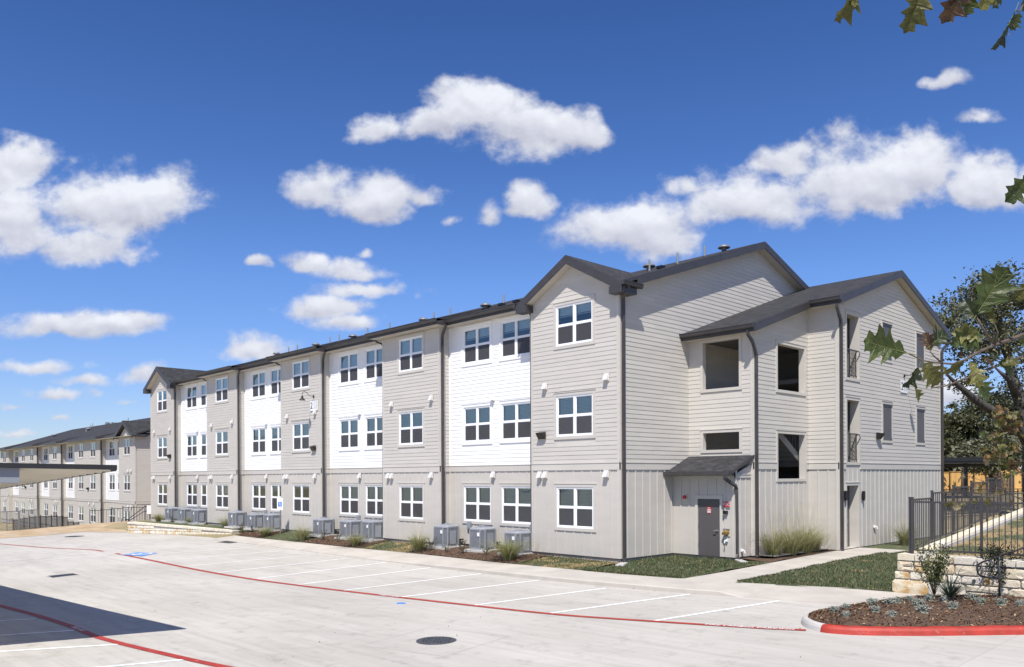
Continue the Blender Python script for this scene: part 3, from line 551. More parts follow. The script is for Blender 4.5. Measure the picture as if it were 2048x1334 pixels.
# ------------------------------------------------------------------ buildings
ROW = .150
class Building:
    def __init__(s, name, label, loc, near=True):
        s.root = thing(name, label, 'building', loc); s.loc = np.array(loc, float); s.near = near
        s.boards = []; s.stuff = {}; s.core = {}; s.trim = {}; s.battens = []; s.wc = 0
    def P(s, w, u, z, off): return tuple(w['O'] + w['u'] * u + w['n'] * off + np.array([0, 0, z]))
    def wall(s, O, u, n, W, top, holes=(), paint=None, lower=None, z0=0.0, band=True, cl=True, cr=True, lap_from=3.16, trim_paint=None):
        """one flat wall: sheathing with its openings, lap boards above, boards and battens below"""
        s.wc += 1; paint = paint or GREIGE; lower = lower or GREIGE; tp = trim_paint or paint
        w = dict(O=np.array(O, float), u=np.array(u, float), n=np.array(n, float)); P = lambda a, z, o: s.P(w, a, z, o)
        topf = lambda a: float(np.interp(a, [q[0] for q in top], [q[1] for q in top]))
        zt = min(q[1] for q in top); zb = lap_from if band else z0
        core = s.core.setdefault('wall', MB())
        us = sorted({0.0, W} | {h[0] for h in holes} | {h[1] for h in holes}); zs = sorted({z0, zt} | ({lap_from} if z0 < lap_from < zt else set()) | {h[2] for h in holes} | {h[3] for h in holes})
        for a, b in zip(us[:-1], us[1:]):
            for c, d in zip(zs[:-1], zs[1:]):
                m_ = ((a + b) / 2, (c + d) / 2)
                if any(h[0] < m_[0] < h[1] and h[2] < m_[1] < h[3] for h in holes): continue
                core.quad(P(a, c, 0), P(b, c, 0), P(b, d, 0), P(a, d, 0), 0 if paint is GREIGE or d <= lap_from + .01 else 1)
        if len(top) > 1 and max(q[1] for q in top) > zt + .01:
            pts = [P(0, zt, 0), P(W, zt, 0)] + [P(a, z, 0) for a, z in reversed(top) if z > zt + .001]; core.poly(pts, 0 if paint is GREIGE else 1)
        for h in holes:                                                      # reveals
            dpt = h[4] if len(h) > 4 else .12; a, b, c, d = h[:4]; mi = 0 if paint is GREIGE or d < 3.1 else 1
            for q in ((a, c, a, d), (b, d, b, c), (a, d, b, d), (b, c, a, c)):
                core.quad(P(q[0], q[1], 0), P(q[0], q[1], -dpt), P(q[2], q[3], -dpt), P(q[2], q[3], 0), mi)
        T = ('t', tp); Tl = ('l', lower)
        def bar(mb, a, b, c, d, o0, o1, key=None):
            nm = key[0] if key else 'trim_board'; k_ = (nm, key[1] if key else len(s.trim), s.wc); s.trim.setdefault(k_, (MB(), mb[1], nm))[0].hexa([P(a, c, o0), P(b, c, o0), P(b, c, o1), P(a, c, o1), P(a, d, o0), P(b, d, o0), P(b, d, o1), P(a, d, o1)])
        cwl = .095 if cl else 0; cwr = .095 if cr else 0
        if cl: bar(T, 0, cwl, zb, topf(0) if topf(0) < topf(cwl) else topf(cwl), .0, .031, ('corner_board', 'l')); bar(Tl, 0, cwl, z0, zb - .001, .0, .030, ('corner_board', 'l' if tp is lower else 'lo')) if band else None
        if cr: bar(T, W - cwr, W, zb, min(topf(W), topf(W - cwr)), .0, .031, ('corner_board', 'r')); bar(Tl, W - cwr, W, z0, zb - .001, .0, .030, ('corner_board', 'r' if tp is lower else 'ro')) if band else None
        cas = .105; cut = []
        for hi_, h in enumerate(holes):                                      # casings
            kc = ('casing', hi_); a, b, c, d = h[:4]; t_ = Tl if d < 3.1 else T; floor = c <= z0 + .02
            bar(t_, a - cas, a, c if floor else c - cas, d + cas, .0, .036, kc); bar(t_, b, b + cas, c if floor else c - cas, d + cas, .0, .036, kc)
            bar(t_, a, b, d, d + cas, .0, .0358, kc)
            if not floor: bar(t_, a, b, c - cas, c, .0, .0358, kc)
            bar(t_, a - cas - .015, b + cas + .015, d + cas, d + cas + .022, .0, .052, kc)
            cut.append((a - cas, b + cas, (c - 0 if floor else c - cas), d + cas + .022))
        # lap boards
        z = zb; zmax = max(q[1] for q in top); k = 0
        def span(zz):
            if len(top) == 2 and abs(top[0][1] - top[1][1]) < 1e-6: return (cwl, W - cwr) if zz <= top[0][1] + 1e-6 else None
            A = np.linspace(0, W, 241); ok = [a for a in A if topf(a) >= zz]
            return (max(cwl, ok[0]), min(W - cwr, ok[-1])) if ok else None
        while z < zmax - .02:
            z1 = min(z + ROW, zmax); s0 = span(z + .001); s1 = span(z1 - .001)
            if s0 is None or s0[1] - s0[0] < .05: break
            if s1 is None: mid = (s0[0] + s0[1]) / 2; s1 = (mid - .02, mid + .02)
            iv = [s0]
            for (a, b, c, d) in cut:
                if d > z + .03 and c < z1 - .03:
                    nv = []
                    for i0, i1 in iv:
                        if b <= i0 or a >= i1: nv.append((i0, i1)); continue
                        if a > i0: nv.append((i0, a))
                        if b < i1: nv.append((b, i1))
                    iv = nv
            if s.near:
                jv = []
                for i0, i1 in iv:
                    while i1 - i0 > 3.66:
                        c_ = i0 + (random.uniform(.9, 3.6) if not jv or jv[-1][1] != i0 - .004 else 3.6)
                        if i1 - c_ < .4: break
                        jv.append((i0, c_)); i0 = c_ + .004
                    jv.append((i0, i1))
                iv = jv
            for i0, i1 in iv:
                if i1 - i0 < .02: continue
                t0 = max(i0, s1[0]) if i0 > s0[0] + 1e-6 else s1[0]; t1 = min(i1, s1[1]) if i1 < s0[1] - 1e-6 else s1[1]
                if t1 <= t0: t0 = t1 = min(max((i0 + i1) / 2, s1[0]), s1[1])
                zz = z - .004; b0 = .0175 + random.uniform(-.0015, .0015)
                vs = [P(i0, zz, .002), P(i1, zz, .002), P(i1, zz, b0), P(i0, zz, b0), P(t0, z1 + .004, .002), P(t1, z1 + .004, .002), P(t1, z1 + .004, .007), P(t0, z1 + .004, .007)]
                s.boards.append((vs, paint))
            z += ROW; k += 1
        if band:
            bt, bb = zb, zb - .225
            if zt < zb: bt, bb = zt, zt - .1
            iv = [(0, W)]
            for (a, b, c, d) in cut:
                if d > bb + .02 and c < bt - .02: iv = [x for i0, i1 in iv for x in ((i0, min(i1, a)), (max(i0, b), i1)) if x[1] - x[0] > .02]
            for ii, (i0, i1) in enumerate(iv): bar(Tl, i0, i1, bb, bt, .0, .0345, ('band_board', ii)); bar(Tl, i0, i1, bt, bt + .02, 0, .05, ('band_board', ii))
            nb = int(W / .41)
            for i in range(1, nb + 1):
                a = W * i / (nb + 1) if nb else W / 2; iv = [(z0 + .0, bb)]
                for (q0, q1, c, d) in cut:
                    if q0 - .02 < a < q1 + .02: iv = [x for i0, i1 in iv for x in ((i0, min(i1, c)), (max(i0, d), i1)) if x[1] - x[0] > .05]
                for i0, i1 in iv: s.battens.append(([P(a - .024, i0, .001), P(a + .024, i0, .001), P(a + .024, i0, .021), P(a - .024, i0, .021), P(a - .024, i1, .001), P(a + .024, i1, .001), P(a + .024, i1, .021), P(a - .024, i1, .021)], lower))
            F = s.core.setdefault('foundation', MB()); F.quad(P(-.0, z0 - .45, -.03), P(W, z0 - .45, -.03), P(W, z0 + .0, -.03), P(0, z0, -.03)); F.quad(P(0, z0, -.03), P(W, z0, -.03), P(W, z0, .0), P(0, z0, .0))
            D = s.core.setdefault('base_flashing', MB()); D.hexa([P(0, z0 - .035, -.02), P(W, z0 - .035, -.02), P(W, z0 - .035, .004), P(0, z0 - .035, .004), P(0, z0 + .0, -.02), P(W, z0 + .0, -.02), P(W, z0, .004), P(0, z0, .004)])
        return w
    def flush(s):
        r = s.root
        for k, mb in s.core.items(): mb.build(k, {'wall': [GREIGE, WHITE], 'foundation': FOUND, 'base_flashing': BRONZE}.get(k, GREIGE), r)
        for (mb, m, nm) in s.trim.values():
            if mb.f: mb.build(nm, m, r)
        def area(vs):
            c = np.mean(vs, 0) + s.loc
            try: p = [proj(np.array(v) + s.loc) for v in (vs[2], vs[3], vs[6], vs[7])]
            except Exception: return 0
            if any(q[2] < 1 for q in p): return 0
            x = [q[0] for q in p]; y = [q[1] for q in p]; return (max(x) - min(x)) * (abs(y[1] - y[3]) + abs(y[0] - y[2]))
        order = sorted(s.boards, key=lambda b: -area(b[0])) if s.near else s.boards
        n = 300 if s.near else 0
        def piece(name, vs, m):
            o = np.mean(vs, 0); mb = MB(); mb.hexa([tuple(np.array(v) - o) for v in vs]); ob = mb.build(name, m, r); ob.location = tuple(map(float, o))
        for vs, m in order[:n]: piece('siding_board', vs, m)
        st = {}
        for vs, m in order[n:]: st.setdefault(m.name, (MB(), m))[0].hexa(vs)
        for mb, m in st.values(): tag(mb.build('lap_siding', m, r), kind='stuff')
        order = sorted(s.battens, key=lambda b: -area(b[0])) if s.near else s.battens
        n = 290 if s.near else 0
        for vs, m in order[:n]: piece('batten', vs, m)
        mb = MB()
        for vs, m in order[n:]: mb.hexa(vs)
        if mb.f: tag(mb.build('battens', GREIGE, r), kind='stuff')

def slab(mb, p, th, mi=0, mj=1):
    """roof sheet through four or more top points, thickness down; faces: top mi, rest mj"""
    b = [(x, y, z - th) for x, y, z in p]; n = len(p)
    mb.poly(p, mi); mb.poly(b[::-1], mj)
    for i in range(n): mb.quad(p[i], b[i], b[(i + 1) % n], p[(i + 1) % n], mj)
def roof_obj(name, mb, parent, mats=None):
    o = mb.build(name, mats or [SHINGLE, BRONZE], parent); me = o.data; uv = me.uv_layers.new(name='UVMap')
    for poly in me.polygons:
        n = poly.normal; zx = Vector((0, 0, 1)); a = zx.cross(n)
        a = a.normalized() if a.length > 1e-4 else Vector((1, 0, 0)); b = n.cross(a)
        for li in poly.loop_indices: co = me.vertices[me.loops[li].vertex_index].co; uv.data[li].uv = (co.dot(a), co.dot(b))
    return o

# ---- window prototypes (local: x along wall, -y outward, z up, origin at lower left of the opening)
def win_meshes(w, h, simple=False):
    fr = MB(); f = .058; d0, d1 = -.012, .055
    def bx(a, b, c, d, y0=d0, y1=d1): fr.box(a, y0, c, b, y1, d)
    bx(0, f, 0, h); bx(w - f, w, 0, h); bx(f, w - f, 0, f, d0 - .006); bx(f, w - f, h - f, h)
    mw = .105; bx(w / 2 - mw / 2, w / 2 + mw / 2, f, h - f, d0 + .004)
    mid = h * .505
    for a, b in ((f, w / 2 - mw / 2), (w / 2 + mw / 2, w - f)):
        fr.box(a, .006, mid - .028, b, .05, mid + .028)
        if not simple:
            for (c, d, y0) in ((mid + .028, h - f, .012), (f, mid - .028, .004)):
                sw = .02; fr.box(a, y0, c, a + sw, .05, d); fr.box(b - sw, y0, c, b, .05, d); fr.box(a + sw, y0, d - sw, b - sw, .05, d); fr.box(a + sw, y0, c, b - sw, .05, c + sw)
    pw = w / 2 - mw / 2 - f
    up = MB(); up.quad((0, 0, 0), (pw, 0, 0), (pw, 0, h - f - mid), (0, 0, h - f - mid))
    lo = MB(); lo.quad((0, 0, 0), (pw, 0, 0), (pw, 0, mid - f), (0, 0, mid - f))
    return dict(frame=fr.mesh('window', VINYL), up=up.mesh('pane', GLASS), lo=lo.mesh('pane', GLASS), sc=lo.mesh('screen', SCREEN), w=w, h=h, f=f, mid=mid, xs=(f, w / 2 + mw / 2), pw=pw)
_bl = {}
def blind_mesh(w, drop, tilt):
    k = (round(w, 2), round(drop, 2), round(tilt, 1))
    if k not in _bl:
        mb = MB(); n = max(2, int(drop / .047)); mb.box(.0, -.02, -.05, w, .03, 0)
        for half in ((0.01, w / 2 - .02), (w / 2 + .02, w - .01)):
            for i in range(n):
                z = -.06 - i * .047; dz = .024 * math.sin(tilt); dy = .024 * math.cos(tilt)
                mb.quad((half[0], -dy, z - dz), (half[1], -dy, z - dz), (half[1], dy, z + dz), (half[0], dy, z + dz))
        mb.box(.01, -.02, -.07 - n * .047 - .02, w - .01, .02, -.07 - n * .047)
        _bl[k] = mb.mesh('blind', BLIND)
    return _bl[k]
def put_window(B, wm, O, u, drop=None, tilt=.9, screen=True):
    rz = math.atan2(u[1], u[0]); o = obj('window', wm['frame'], B.root, O, rz)
    for x in wm['xs']:
        p = obj('pane', wm['up'], o, (x, .03, wm['mid'])); p = obj('pane', wm['lo'], o, (x, .024, wm['f']))
        if screen: obj('screen', wm['sc'], o, (x, .010, wm['f']))
    if drop: obj('blind', blind_mesh(wm['w'] - .08, drop * (wm['h'] - .1), tilt), o, (.04, .11, wm['h'] - .03))
    return o

XP = np.array([1., 0, 0]); YP = np.array([0, 1., 0])
BW, PER, REC, EAVE = 4.08, 9.412, .50, 8.90
MBD = Building('apartment_building', 'long three storey grey and white apartment building with dark roof and stair tower', (0, 0, 0))
WB = win_meshes(1.70, 1.42); WR = win_meshes(1.64, 1.42)
FZ = (.93, 4.12, 7.30)
bays = [(-i * PER - BW, -i * PER) for i in range(5)]
gablet = [(0, EAVE), (BW / 2, EAVE + 1.13), (BW, EAVE)]
rb = random.Random(3)
DROP0 = {(0, 2): .22, (0, 1): .97, (0, 0): .97, (1, 2): .52, (1, 1): .50, (1, 0): .52, (2, 2): .52, (2, 1): .97, (2, 0): .12, (3, 2): .50, (3, 1): .40, (3, 0): .5, (4, 2): .3, (4, 1): .2, (4, 0): .15}
DROP = {k: (v if k[0] in (0, 1) else max(.1, min(.97, v + rb.uniform(-.15, .2)))) for k, v in DROP0.items()}
for i, (xa, xb) in enumerate(bays):
    holes = [(1.25, 2.95, z, z + 1.42, .13) for z in FZ]
    MBD.wall((xa, 0, 0), XP, -YP, BW, gablet if i in (0, 4) else [(0, EAVE), (BW, EAVE)], holes)
    for k, z in enumerate(FZ): put_window(MBD, WB, (xa + 1.25, 0.0, z), XP, DROP[(i, k)], tilt=(1.35 if k == 2 else (1.0 if k else .95)))
    if i < 4:   # return on the recess beyond this bay is the right flank of the next bay
        MBD.wall((xa - (PER - BW), 0, 0), YP, XP, REC, [(0, EAVE), (REC, EAVE)], cl=True, cr=False)
        MBD.wall((xa, REC, 0), -YP, -XP, REC, [(0, EAVE), (REC, EAVE)], cl=False, cr=True)
        W = PER - BW; x0 = xa - W
        hs = [(u, u + 1.64, z, z + 1.42, .13) for u in (.93, 3.19) for z in FZ]
        MBD.wall((x0, REC, 0), XP, -YP, W, [(0, EAVE), (W, EAVE)], hs, paint=WHITE, cl=True, cr=False)
        for j, u in enumerate((.93, 3.19)):
            for k, z in enumerate(FZ):
                dr = {0: (.97, .97, .26), 1: (.55, .55, .52), 2: (.2, .2, .5), 3: (.15, .45, .4)}[i][k] if not (i == 0 and k == 1) else .52
                dr = dr if i == 0 else max(.08, min(.97, dr + rb.uniform(-.22, .22)))
                put_window(MBD, WR, (x0 + u, REC, z), XP, dr, tilt=(1.3 if k == 2 else 1.05 if k else .95))
# end wall, stair tower and gable wing
RS = 1 / 3.0
RY, RZ = 8.8, 12.06                                            # main ridge
YE = 17.6
MBD.wall((0, 0, 0), YP, XP, YE, [(0, EAVE), (RY, EAVE + RY * RS), (YE, EAVE)], cl=True, cr=False)
TX, TY0, TY1, WX, WY1 = 2.58, 3.96, 7.93, 3.72, 18.28
WRY, WRZ = 13.1, 10.72
tz = lambda y: WRZ - abs(y - WRY) * RS
MBD.wall((0, TY0, 0), XP, -YP, TX, [(0, 7.72), (TX, 7.72)], [(.62, 2.06, 5.78, 7.44, .16), (.62, 2.06, 3.63, 4.23, .16)], cl=False)
MBD.wall((TX, TY0, 0), YP, XP, TY1 - TY0, [(0, tz(TY0)), (TY1 - TY0, tz(TY1))], [(1.63, 3.64, 5.76, 7.38, .2), (1.63, 3.64, 2.60, 4.21, .2)], cr=False)
MBD.wall((TX, TY1, 0), XP, -YP, WX - TX, [(0, 9.0), (WX - TX, 9.0)], cl=False)
O = TY1
MBD.wall((WX, TY1, 0), YP, XP, WY1 - TY1, [(0, tz(TY1)), (WRY - O, WRZ), (WY1 - O, tz(WY1))],
         [(8.60 - O, 9.64 - O, 6.33, 8.66, .32), (8.60 - O, 9.64 - O, 3.20, 5.5, .32), (8.55 - O, 9.55 - O, 0.0, 2.33, .33)] + [(y - O, y + .86 - O, z, z + 1.43, .02) for y in (11.86, 15.41) for z in (4.1, 7.32)])
# closed back and far end
bk = MB(); bk.quad((WX, WY1, -.3), (0, WY1, -.3), (0, WY1, 9), (WX, WY1, 9)); bk.quad((0, YE, -.3), (-41.73, YE, -.3), (-41.73, YE, 9), (0, YE, 9))
bk.poly([(-41.73, YE, -.3), (-41.73, 0, -.3), (-41.73, 0, 8.9), (-41.73, RY, 11.8), (-41.73, YE, 8.9)]); bk.build('rear_wall', GREIGE, MBD.root)
# closet (riser room) under its own small roof
CYF, CXR = 2.94, 2.47
MBD.wall((0, CYF, 0), XP, -YP, CXR, [(0, 2.72), (CXR, 2.72)], [(1.05, 1.92, 0.0, 1.93, .06)], lap_from=3.0, cl=False)
MBD.wall((CXR, CYF, 0), YP, XP, TY0 - CYF, [(0, 2.75), (TY0 - CYF, 3.1)], lap_from=3.0, cr=False)
mb = MB(); slab(mb, [(-.05, 2.50, 2.86), (2.62, 2.50, 2.86), (2.62, 3.96, 3.42), (-.05, 3.96, 3.42)], .10); mb.quad((0, 2.6, 2.72), (2.55, 2.6, 2.72), (2.55, 2.94, 2.72), (0, 2.94, 2.72), 1)
roof_obj('closet_roof', mb, MBD.root)
mb = MB(); mb.box(-.08, 2.44, 2.72, 2.62, 2.52, 2.84); mb.box(-.1, 2.37, 2.73, 2.60, 2.45, 2.86); mb.build('gutter', BRONZE, MBD.root)
# interiors behind the openings: floors, party walls and the stairwell
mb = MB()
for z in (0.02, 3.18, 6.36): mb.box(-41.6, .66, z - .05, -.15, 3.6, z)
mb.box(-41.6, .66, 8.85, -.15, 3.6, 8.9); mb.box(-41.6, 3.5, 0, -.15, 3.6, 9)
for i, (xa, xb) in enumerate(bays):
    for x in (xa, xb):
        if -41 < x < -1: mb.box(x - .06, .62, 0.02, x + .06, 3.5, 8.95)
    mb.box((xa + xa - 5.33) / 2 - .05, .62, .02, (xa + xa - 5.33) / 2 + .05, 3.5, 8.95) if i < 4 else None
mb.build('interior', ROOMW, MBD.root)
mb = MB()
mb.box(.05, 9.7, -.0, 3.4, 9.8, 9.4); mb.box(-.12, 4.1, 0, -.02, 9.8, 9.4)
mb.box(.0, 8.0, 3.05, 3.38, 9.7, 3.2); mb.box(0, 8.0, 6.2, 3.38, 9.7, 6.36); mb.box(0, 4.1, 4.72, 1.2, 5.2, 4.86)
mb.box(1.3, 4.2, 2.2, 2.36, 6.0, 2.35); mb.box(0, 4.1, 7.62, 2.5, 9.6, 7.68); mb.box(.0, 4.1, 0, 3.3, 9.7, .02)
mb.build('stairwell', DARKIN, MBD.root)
mb = MB()
for (y0, z0, y1, z1, xa, xb) in ((8.0, .1, 5.0, 1.9, 1.35, 2.3), (5.3, 2.0, 8.0, 3.6, .2, 1.15), (8.0, 3.2, 5.0, 4.95, 1.35, 2.3), (5.2, 4.8, 8.0, 6.4, .2, 1.15)):
    for xx in (xa, xb): mb.hexa([(xx - .025, y0, z0 - .15), (xx + .025, y0, z0 - .15), (xx + .025, y1, z1 - .15), (xx - .025, y1, z1 - .15), (xx - .025, y0, z0 + .13), (xx + .025, y0, z0 + .13), (xx + .025, y1, z1 + .13), (xx - .025, y1, z1 + .13)])
    n = 10
    for k in range(n):
        t = (k + .5) / n; y = y0 + (y1 - y0) * t; z = z0 + (z1 - z0) * t; mb.box(xa, y - .14, z - .02, xb, y + .14, z + .02); mb.box(xa, y - .015 + .13 * (1 if y1 > y0 else -1) * -1, z - .16, xb, y + .015 + .13 * (1 if y1 > y0 else -1) * -1, z)
    mb.tube([(xb, y0, z0 + .95), (xb, y1, z1 + .95)], .022, 6)
    for k in range(14): t = (k + .5) / 14; y = y0 + (y1 - y0) * t; z = z0 + (z1 - z0) * t; mb.box(xb - .008, y - .008, z, xb + .008, y + .008, z + .95)
mb.build('stair_flights', STEEL, MBD.root)

# ---- roofs
mb = MB(); G0 = EAVE + .25                                      # top of roof sheet at the eave line
mz = lambda y: G0 + y * RS
slab(mb, [(.36, 0, mz(0)), (.36, RY, mz(RY)), (-42.1, RY, mz(RY)), (-42.1, 0, mz(0))][::-1], .12)
slab(mb, [(.36, RY, mz(RY)), (.36, 18.0, mz(RY) - (18 - RY) * RS), (-42.1, 18.0, mz(RY) - (18 - RY) * RS), (-42.1, RY, mz(RY))][::-1], .12)
for i in (1, 2, 3):
    xa, xb = bays[i]; slab(mb, [(xa - .45, -.5, G0), (xb + .45, -.5, G0), (xb + .45, 3.4, mz(3.4) + .01), (xa - .45, 3.4, mz(3.4) + .01)], .12)
for i in (0, 4):
    xa, xb = bays[i]; c = (xa + xb) / 2; hz = EAVE + 1.13 + .30; ez = hz - 2.46 * .555
    slab(mb, [(c, -.36, hz), (c, 4.3, hz), (c - 2.46, 4.3, ez), (c - 2.46, -.36, ez)], .10); slab(mb, [(c, -.36, hz), (c + 2.46, -.36, ez), (c + 2.46, 4.3 if i else .5, ez), (c, 4.3, hz)], .10)
roof_obj('main_roof', mb, MBD.root)
mb = MB(); wz = lambda y: WRZ + .27 - abs(y - WRY) * RS
slab(mb, [(-.1, 7.52, wz(7.52)), (4.02, 7.52, wz(7.52)), (4.02, WRY, wz(WRY)), (-.6, WRY, wz(WRY))], .11); slab(mb, [(4.02, WRY, wz(WRY)), (4.02, 18.7, wz(18.7)), (-.6, 18.7, wz(18.7)), (-.6, WRY, wz(WRY))], .11)
slab(mb, [(-.03, 3.52, wz(3.52)), (2.88, 3.52, wz(3.52)), (2.88, 7.52, wz(7.52)), (-.03, 7.52, wz(7.52))], .11)
roof_obj('wing_roof', mb, MBD.root)
# ---- fascias, rakes, soffits, gutters
class Pieces:
    def __init__(s, name, m): s.n = name; s.m = m
    def __getattr__(s, k):
        def f(*a):
            mb = MB(); getattr(mb, k)(*a); return mb.build(s.n, s.m, MBD.root)
        return f
fa = Pieces('fascia', BRONZE); sf = Pieces('soffit', SOFFIT); gu = Pieces('gutter', BRONZE)
def rake(y_or_x, a, b, axis, depth=.27, th=.035):
    """board hanging below a roof edge from a=(t,z) to b=(t,z); axis 'x' lies in plane x=const"""
    o = y_or_x
    pt = (lambda t, z, d: (o + d, t, z)) if axis == 'x' else (lambda t, z, d: (t, o + d, z))
    fa.hexa([pt(a[0], a[1] - depth, 0), pt(b[0], b[1] - depth, 0), pt(b[0], b[1] - depth, th), pt(a[0], a[1] - depth, th), pt(a[0], a[1], 0), pt(b[0], b[1], 0), pt(b[0], b[1], th), pt(a[0], a[1], th)])
def soff(pts): sf.poly(pts)
def gutter(x0, x1, y, z, axis='x'):
    prof = [(0, 0), (-.085, .0), (-.105, .03), (-.125, .13), (-.135, .13), (-.135, .145), (0, .145)]
    if axis == 'x': A = [(x0, y + p, z + q) for p, q in prof]; B_ = [(x1, y + p, z + q) for p, q in prof]
    else: A = [(y - p, x0, z + q) for p, q in prof]; B_ = [(y - p, x1, z + q) for p, q in prof]
    gu.prism(A, B_)
for i in (1, 2, 3):
    xa, xb = bays[i]; x0, x1 = xa - .45, xb + .45
    fa.box(x0, -.52, EAVE + .0, x1, -.488, G0 - .02); gutter(x0 - .02, x1 + .02, -.52, EAVE + .09)
    for xx in (x0, x1 - .03): fa.box(xx, -.487, EAVE + .0, xx + .03, .05, G0 + .0)
    soff([(x0, -.5, EAVE + .012), (x1, -.5, EAVE + .012), (x1, .0, EAVE + .012), (x0, 0, EAVE + .012)])
for i in range(4):
    xa = bays[i][0]; x1 = xa + (.0 if i else -.36); x0 = bays[i + 1][1]
    lo = x0 + (.45 if i < 3 else .36); hi = xa - (.45 if i else .36)
    fa.box(lo, -.02, EAVE + .0, hi, .012, G0 - .02); gutter(lo, hi, -.02, EAVE + .09)
    soff([(x0 - .3, -.01, EAVE + .006), (xa + .3, -.01, EAVE + .006), (xa + .3, REC, EAVE + .006), (x0 - .3, REC, EAVE + .006)])
for i in (0, 4):
    xa, xb = bays[i]; c = (xa + xb) / 2; hz = EAVE + 1.13 + .30; ez = hz - 2.46 * .555
    rake(-.385, (c, hz - .01), (c - 2.46, ez - .01), 'y', .30); rake(-.385, (c, hz - .01), (c + 2.46, ez - .01), 'y', .30)
    soff([(c, -.36, hz - .30), (c - 2.44, -.36, ez - .28), (c - 2.44, 0, ez - .28), (c, 0, hz - .30)]); soff([(c, -.36, hz - .30), (c, 0, hz - .30), (c + 2.44, 0, ez - .28), (c + 2.44, -.36, ez - .28)])
    for sgn in (-1, 1):                                          # boxed eave returns
        xo = c + sgn * 2.46; xi = c + sgn * (BW / 2 - .12)
        fa.box(min(xo, xi), -.384, ez - .30, max(xo, xi), .40 if i == 0 and sgn > 0 else -.02, ez - .05)
gutter(-.40, .62, .41, EAVE - .02, 'y')
gutter(-.40, .1, bays[4][1] + .42, EAVE - .02, 'y')
gutter(-.40, .1, bays[0][0] - .56, EAVE - .02, 'y')
rake(.362, (0.5, mz(.5) - .01), (RY, mz(RY) - .01), 'x', .28); rake(.362, (RY, mz(RY) - .01), (17.9, mz(RY) - (17.9 - RY) * RS - .01), 'x', .28)
soff([(0, .3, mz(.3) - .27), (.36, .3, mz(.3) - .27), (.36, RY, mz(RY) - .27), (0, RY, mz(RY) - .27)]); soff([(0, RY, mz(RY) - .27), (.36, RY, mz(RY) - .27), (.36, 17.6, mz(RY) - 8.8 * RS - .27), (0, 17.6, mz(RY) - 8.8 * RS - .27)])
# wing
rake(4.02, (7.5, wz(7.5) - .01), (WRY, wz(WRY) - .01), 'x', .27); rake(4.02, (WRY, wz(WRY) - .01), (18.7, wz(18.7) - .01), 'x', .27); rake(2.88, (3.5, wz(3.5) - .01), (7.52, wz(7.52) - .01), 'x', .27)
soff([(WX, 7.5, wz(7.5) - .25), (4.02, 7.5, wz(7.5) - .25), (4.02, WRY, wz(WRY) - .25), (WX, WRY, wz(WRY) - .25)]); soff([(WX, WRY, wz(WRY) - .25), (4.02, WRY, wz(WRY) - .25), (4.02, 18.7, wz(18.7) - .25), (WX, 18.7, wz(18.7) - .25)])
soff([(TX, 3.5, wz(3.5) - .25), (2.88, 3.5, wz(3.5) - .25), (2.88, 7.9, wz(7.9) - .25), (TX, 7.9, wz(7.9) - .25)])
zt_ = wz(3.52); fa.box(-.03, 3.49, zt_ - .27, 2.88, 3.522, zt_ - .02); gutter(-.06, 2.9, 3.49, zt_ - .165); soff([(0, 3.5, zt_ - .262), (2.86, 3.5, zt_ - .262), (2.86, 3.96, zt_ - .262), (0, 3.96, zt_ - .262)])
zt_ = wz(7.52); fa.box(2.92, 7.49, zt_ - .27, 4.05, 7.522, zt_ - .02); gutter(2.9, 4.06, 7.49, zt_ - .165); soff([(2.6, 7.5, zt_ - .262), (4.0, 7.5, zt_ - .262), (4.0, 7.93, zt_ - .262), (2.6, 7.93, zt_ - .262)])
fa.box(3.6, 18.35, wz(18.7) - .36, 4.05, 18.72, wz(18.7) - .03)
# ---- downspouts
def spout(path, foot=None, r=.062):
    m = MB(); m.tube(path, r, 4, flat=1); return m.build('downspout', BRONZE, MBD.root)
spout([(.45, -.1, 8.98), (.45, -.1, 8.85), (.13, .05, 8.58), (.115, .08, 8.45), (.105, .08, 5), (.105, .08, .06), (.14, .0, -.10), (.24, -.12, -.15)])
for i in range(4):
    x = bays[i + 1][1]; spout([(x + .5, -.1, 8.97), (x + .48, -.08, 8.85), (x + .16, .02, 8.55), (x + .10, .06, 8.4), (x + .10, .06, 4), (x + .10, .06, .1), (x + .16, -.04, -.06), (x + .24, -.14, -.1)])
    x = bays[i][0]; spout([(x - .55, -.06, 8.97), (x - .5, .0, 8.86), (x - .14, .05, 8.72), (x - .08, .08, 8.6), (x - .08, .06, 4), (x - .08, .06, .1), (x - .12, -.06, -.06), (x - .18, -.16, -.1)], r=.045)
spout([(2.70, 3.42, 7.55), (2.70, 3.42, 7.45), (2.72, 3.68, 7.22), (2.68, 3.92, 6.98), (2.665, 4.03, 6.8), (2.665, 4.03, 3), (2.665, 4.03, .02), (2.72, 3.98, -.06)])
spout([(3.92, 7.42, 8.82), (3.92, 7.42, 8.72), (3.86, 7.7, 8.52), (3.82, 7.95, 8.35), (3.81, 8.0, 8.2), (3.81, 8.0, 4), (3.81, 8.0, .06), (3.86, 7.92, -.02)])
spout([(3.98, 18.65, 8.75), (3.95, 18.6, 8.6), (3.85, 18.32, 8.4), (3.81, 18.24, 8.2), (3.81, 18.24, 4), (3.81, 18.24, -.02)])
spout([(2.42, 2.40, 2.74), (2.42, 2.40, 2.64), (2.50, 2.66, 2.48), (2.55, 2.86, 2.38), (2.55, 2.93, 2.28), (2.55, 2.95, 1.2), (2.55, 2.95, .12), (2.60, 2.88, .0), (2.74, 2.82, -.04)])
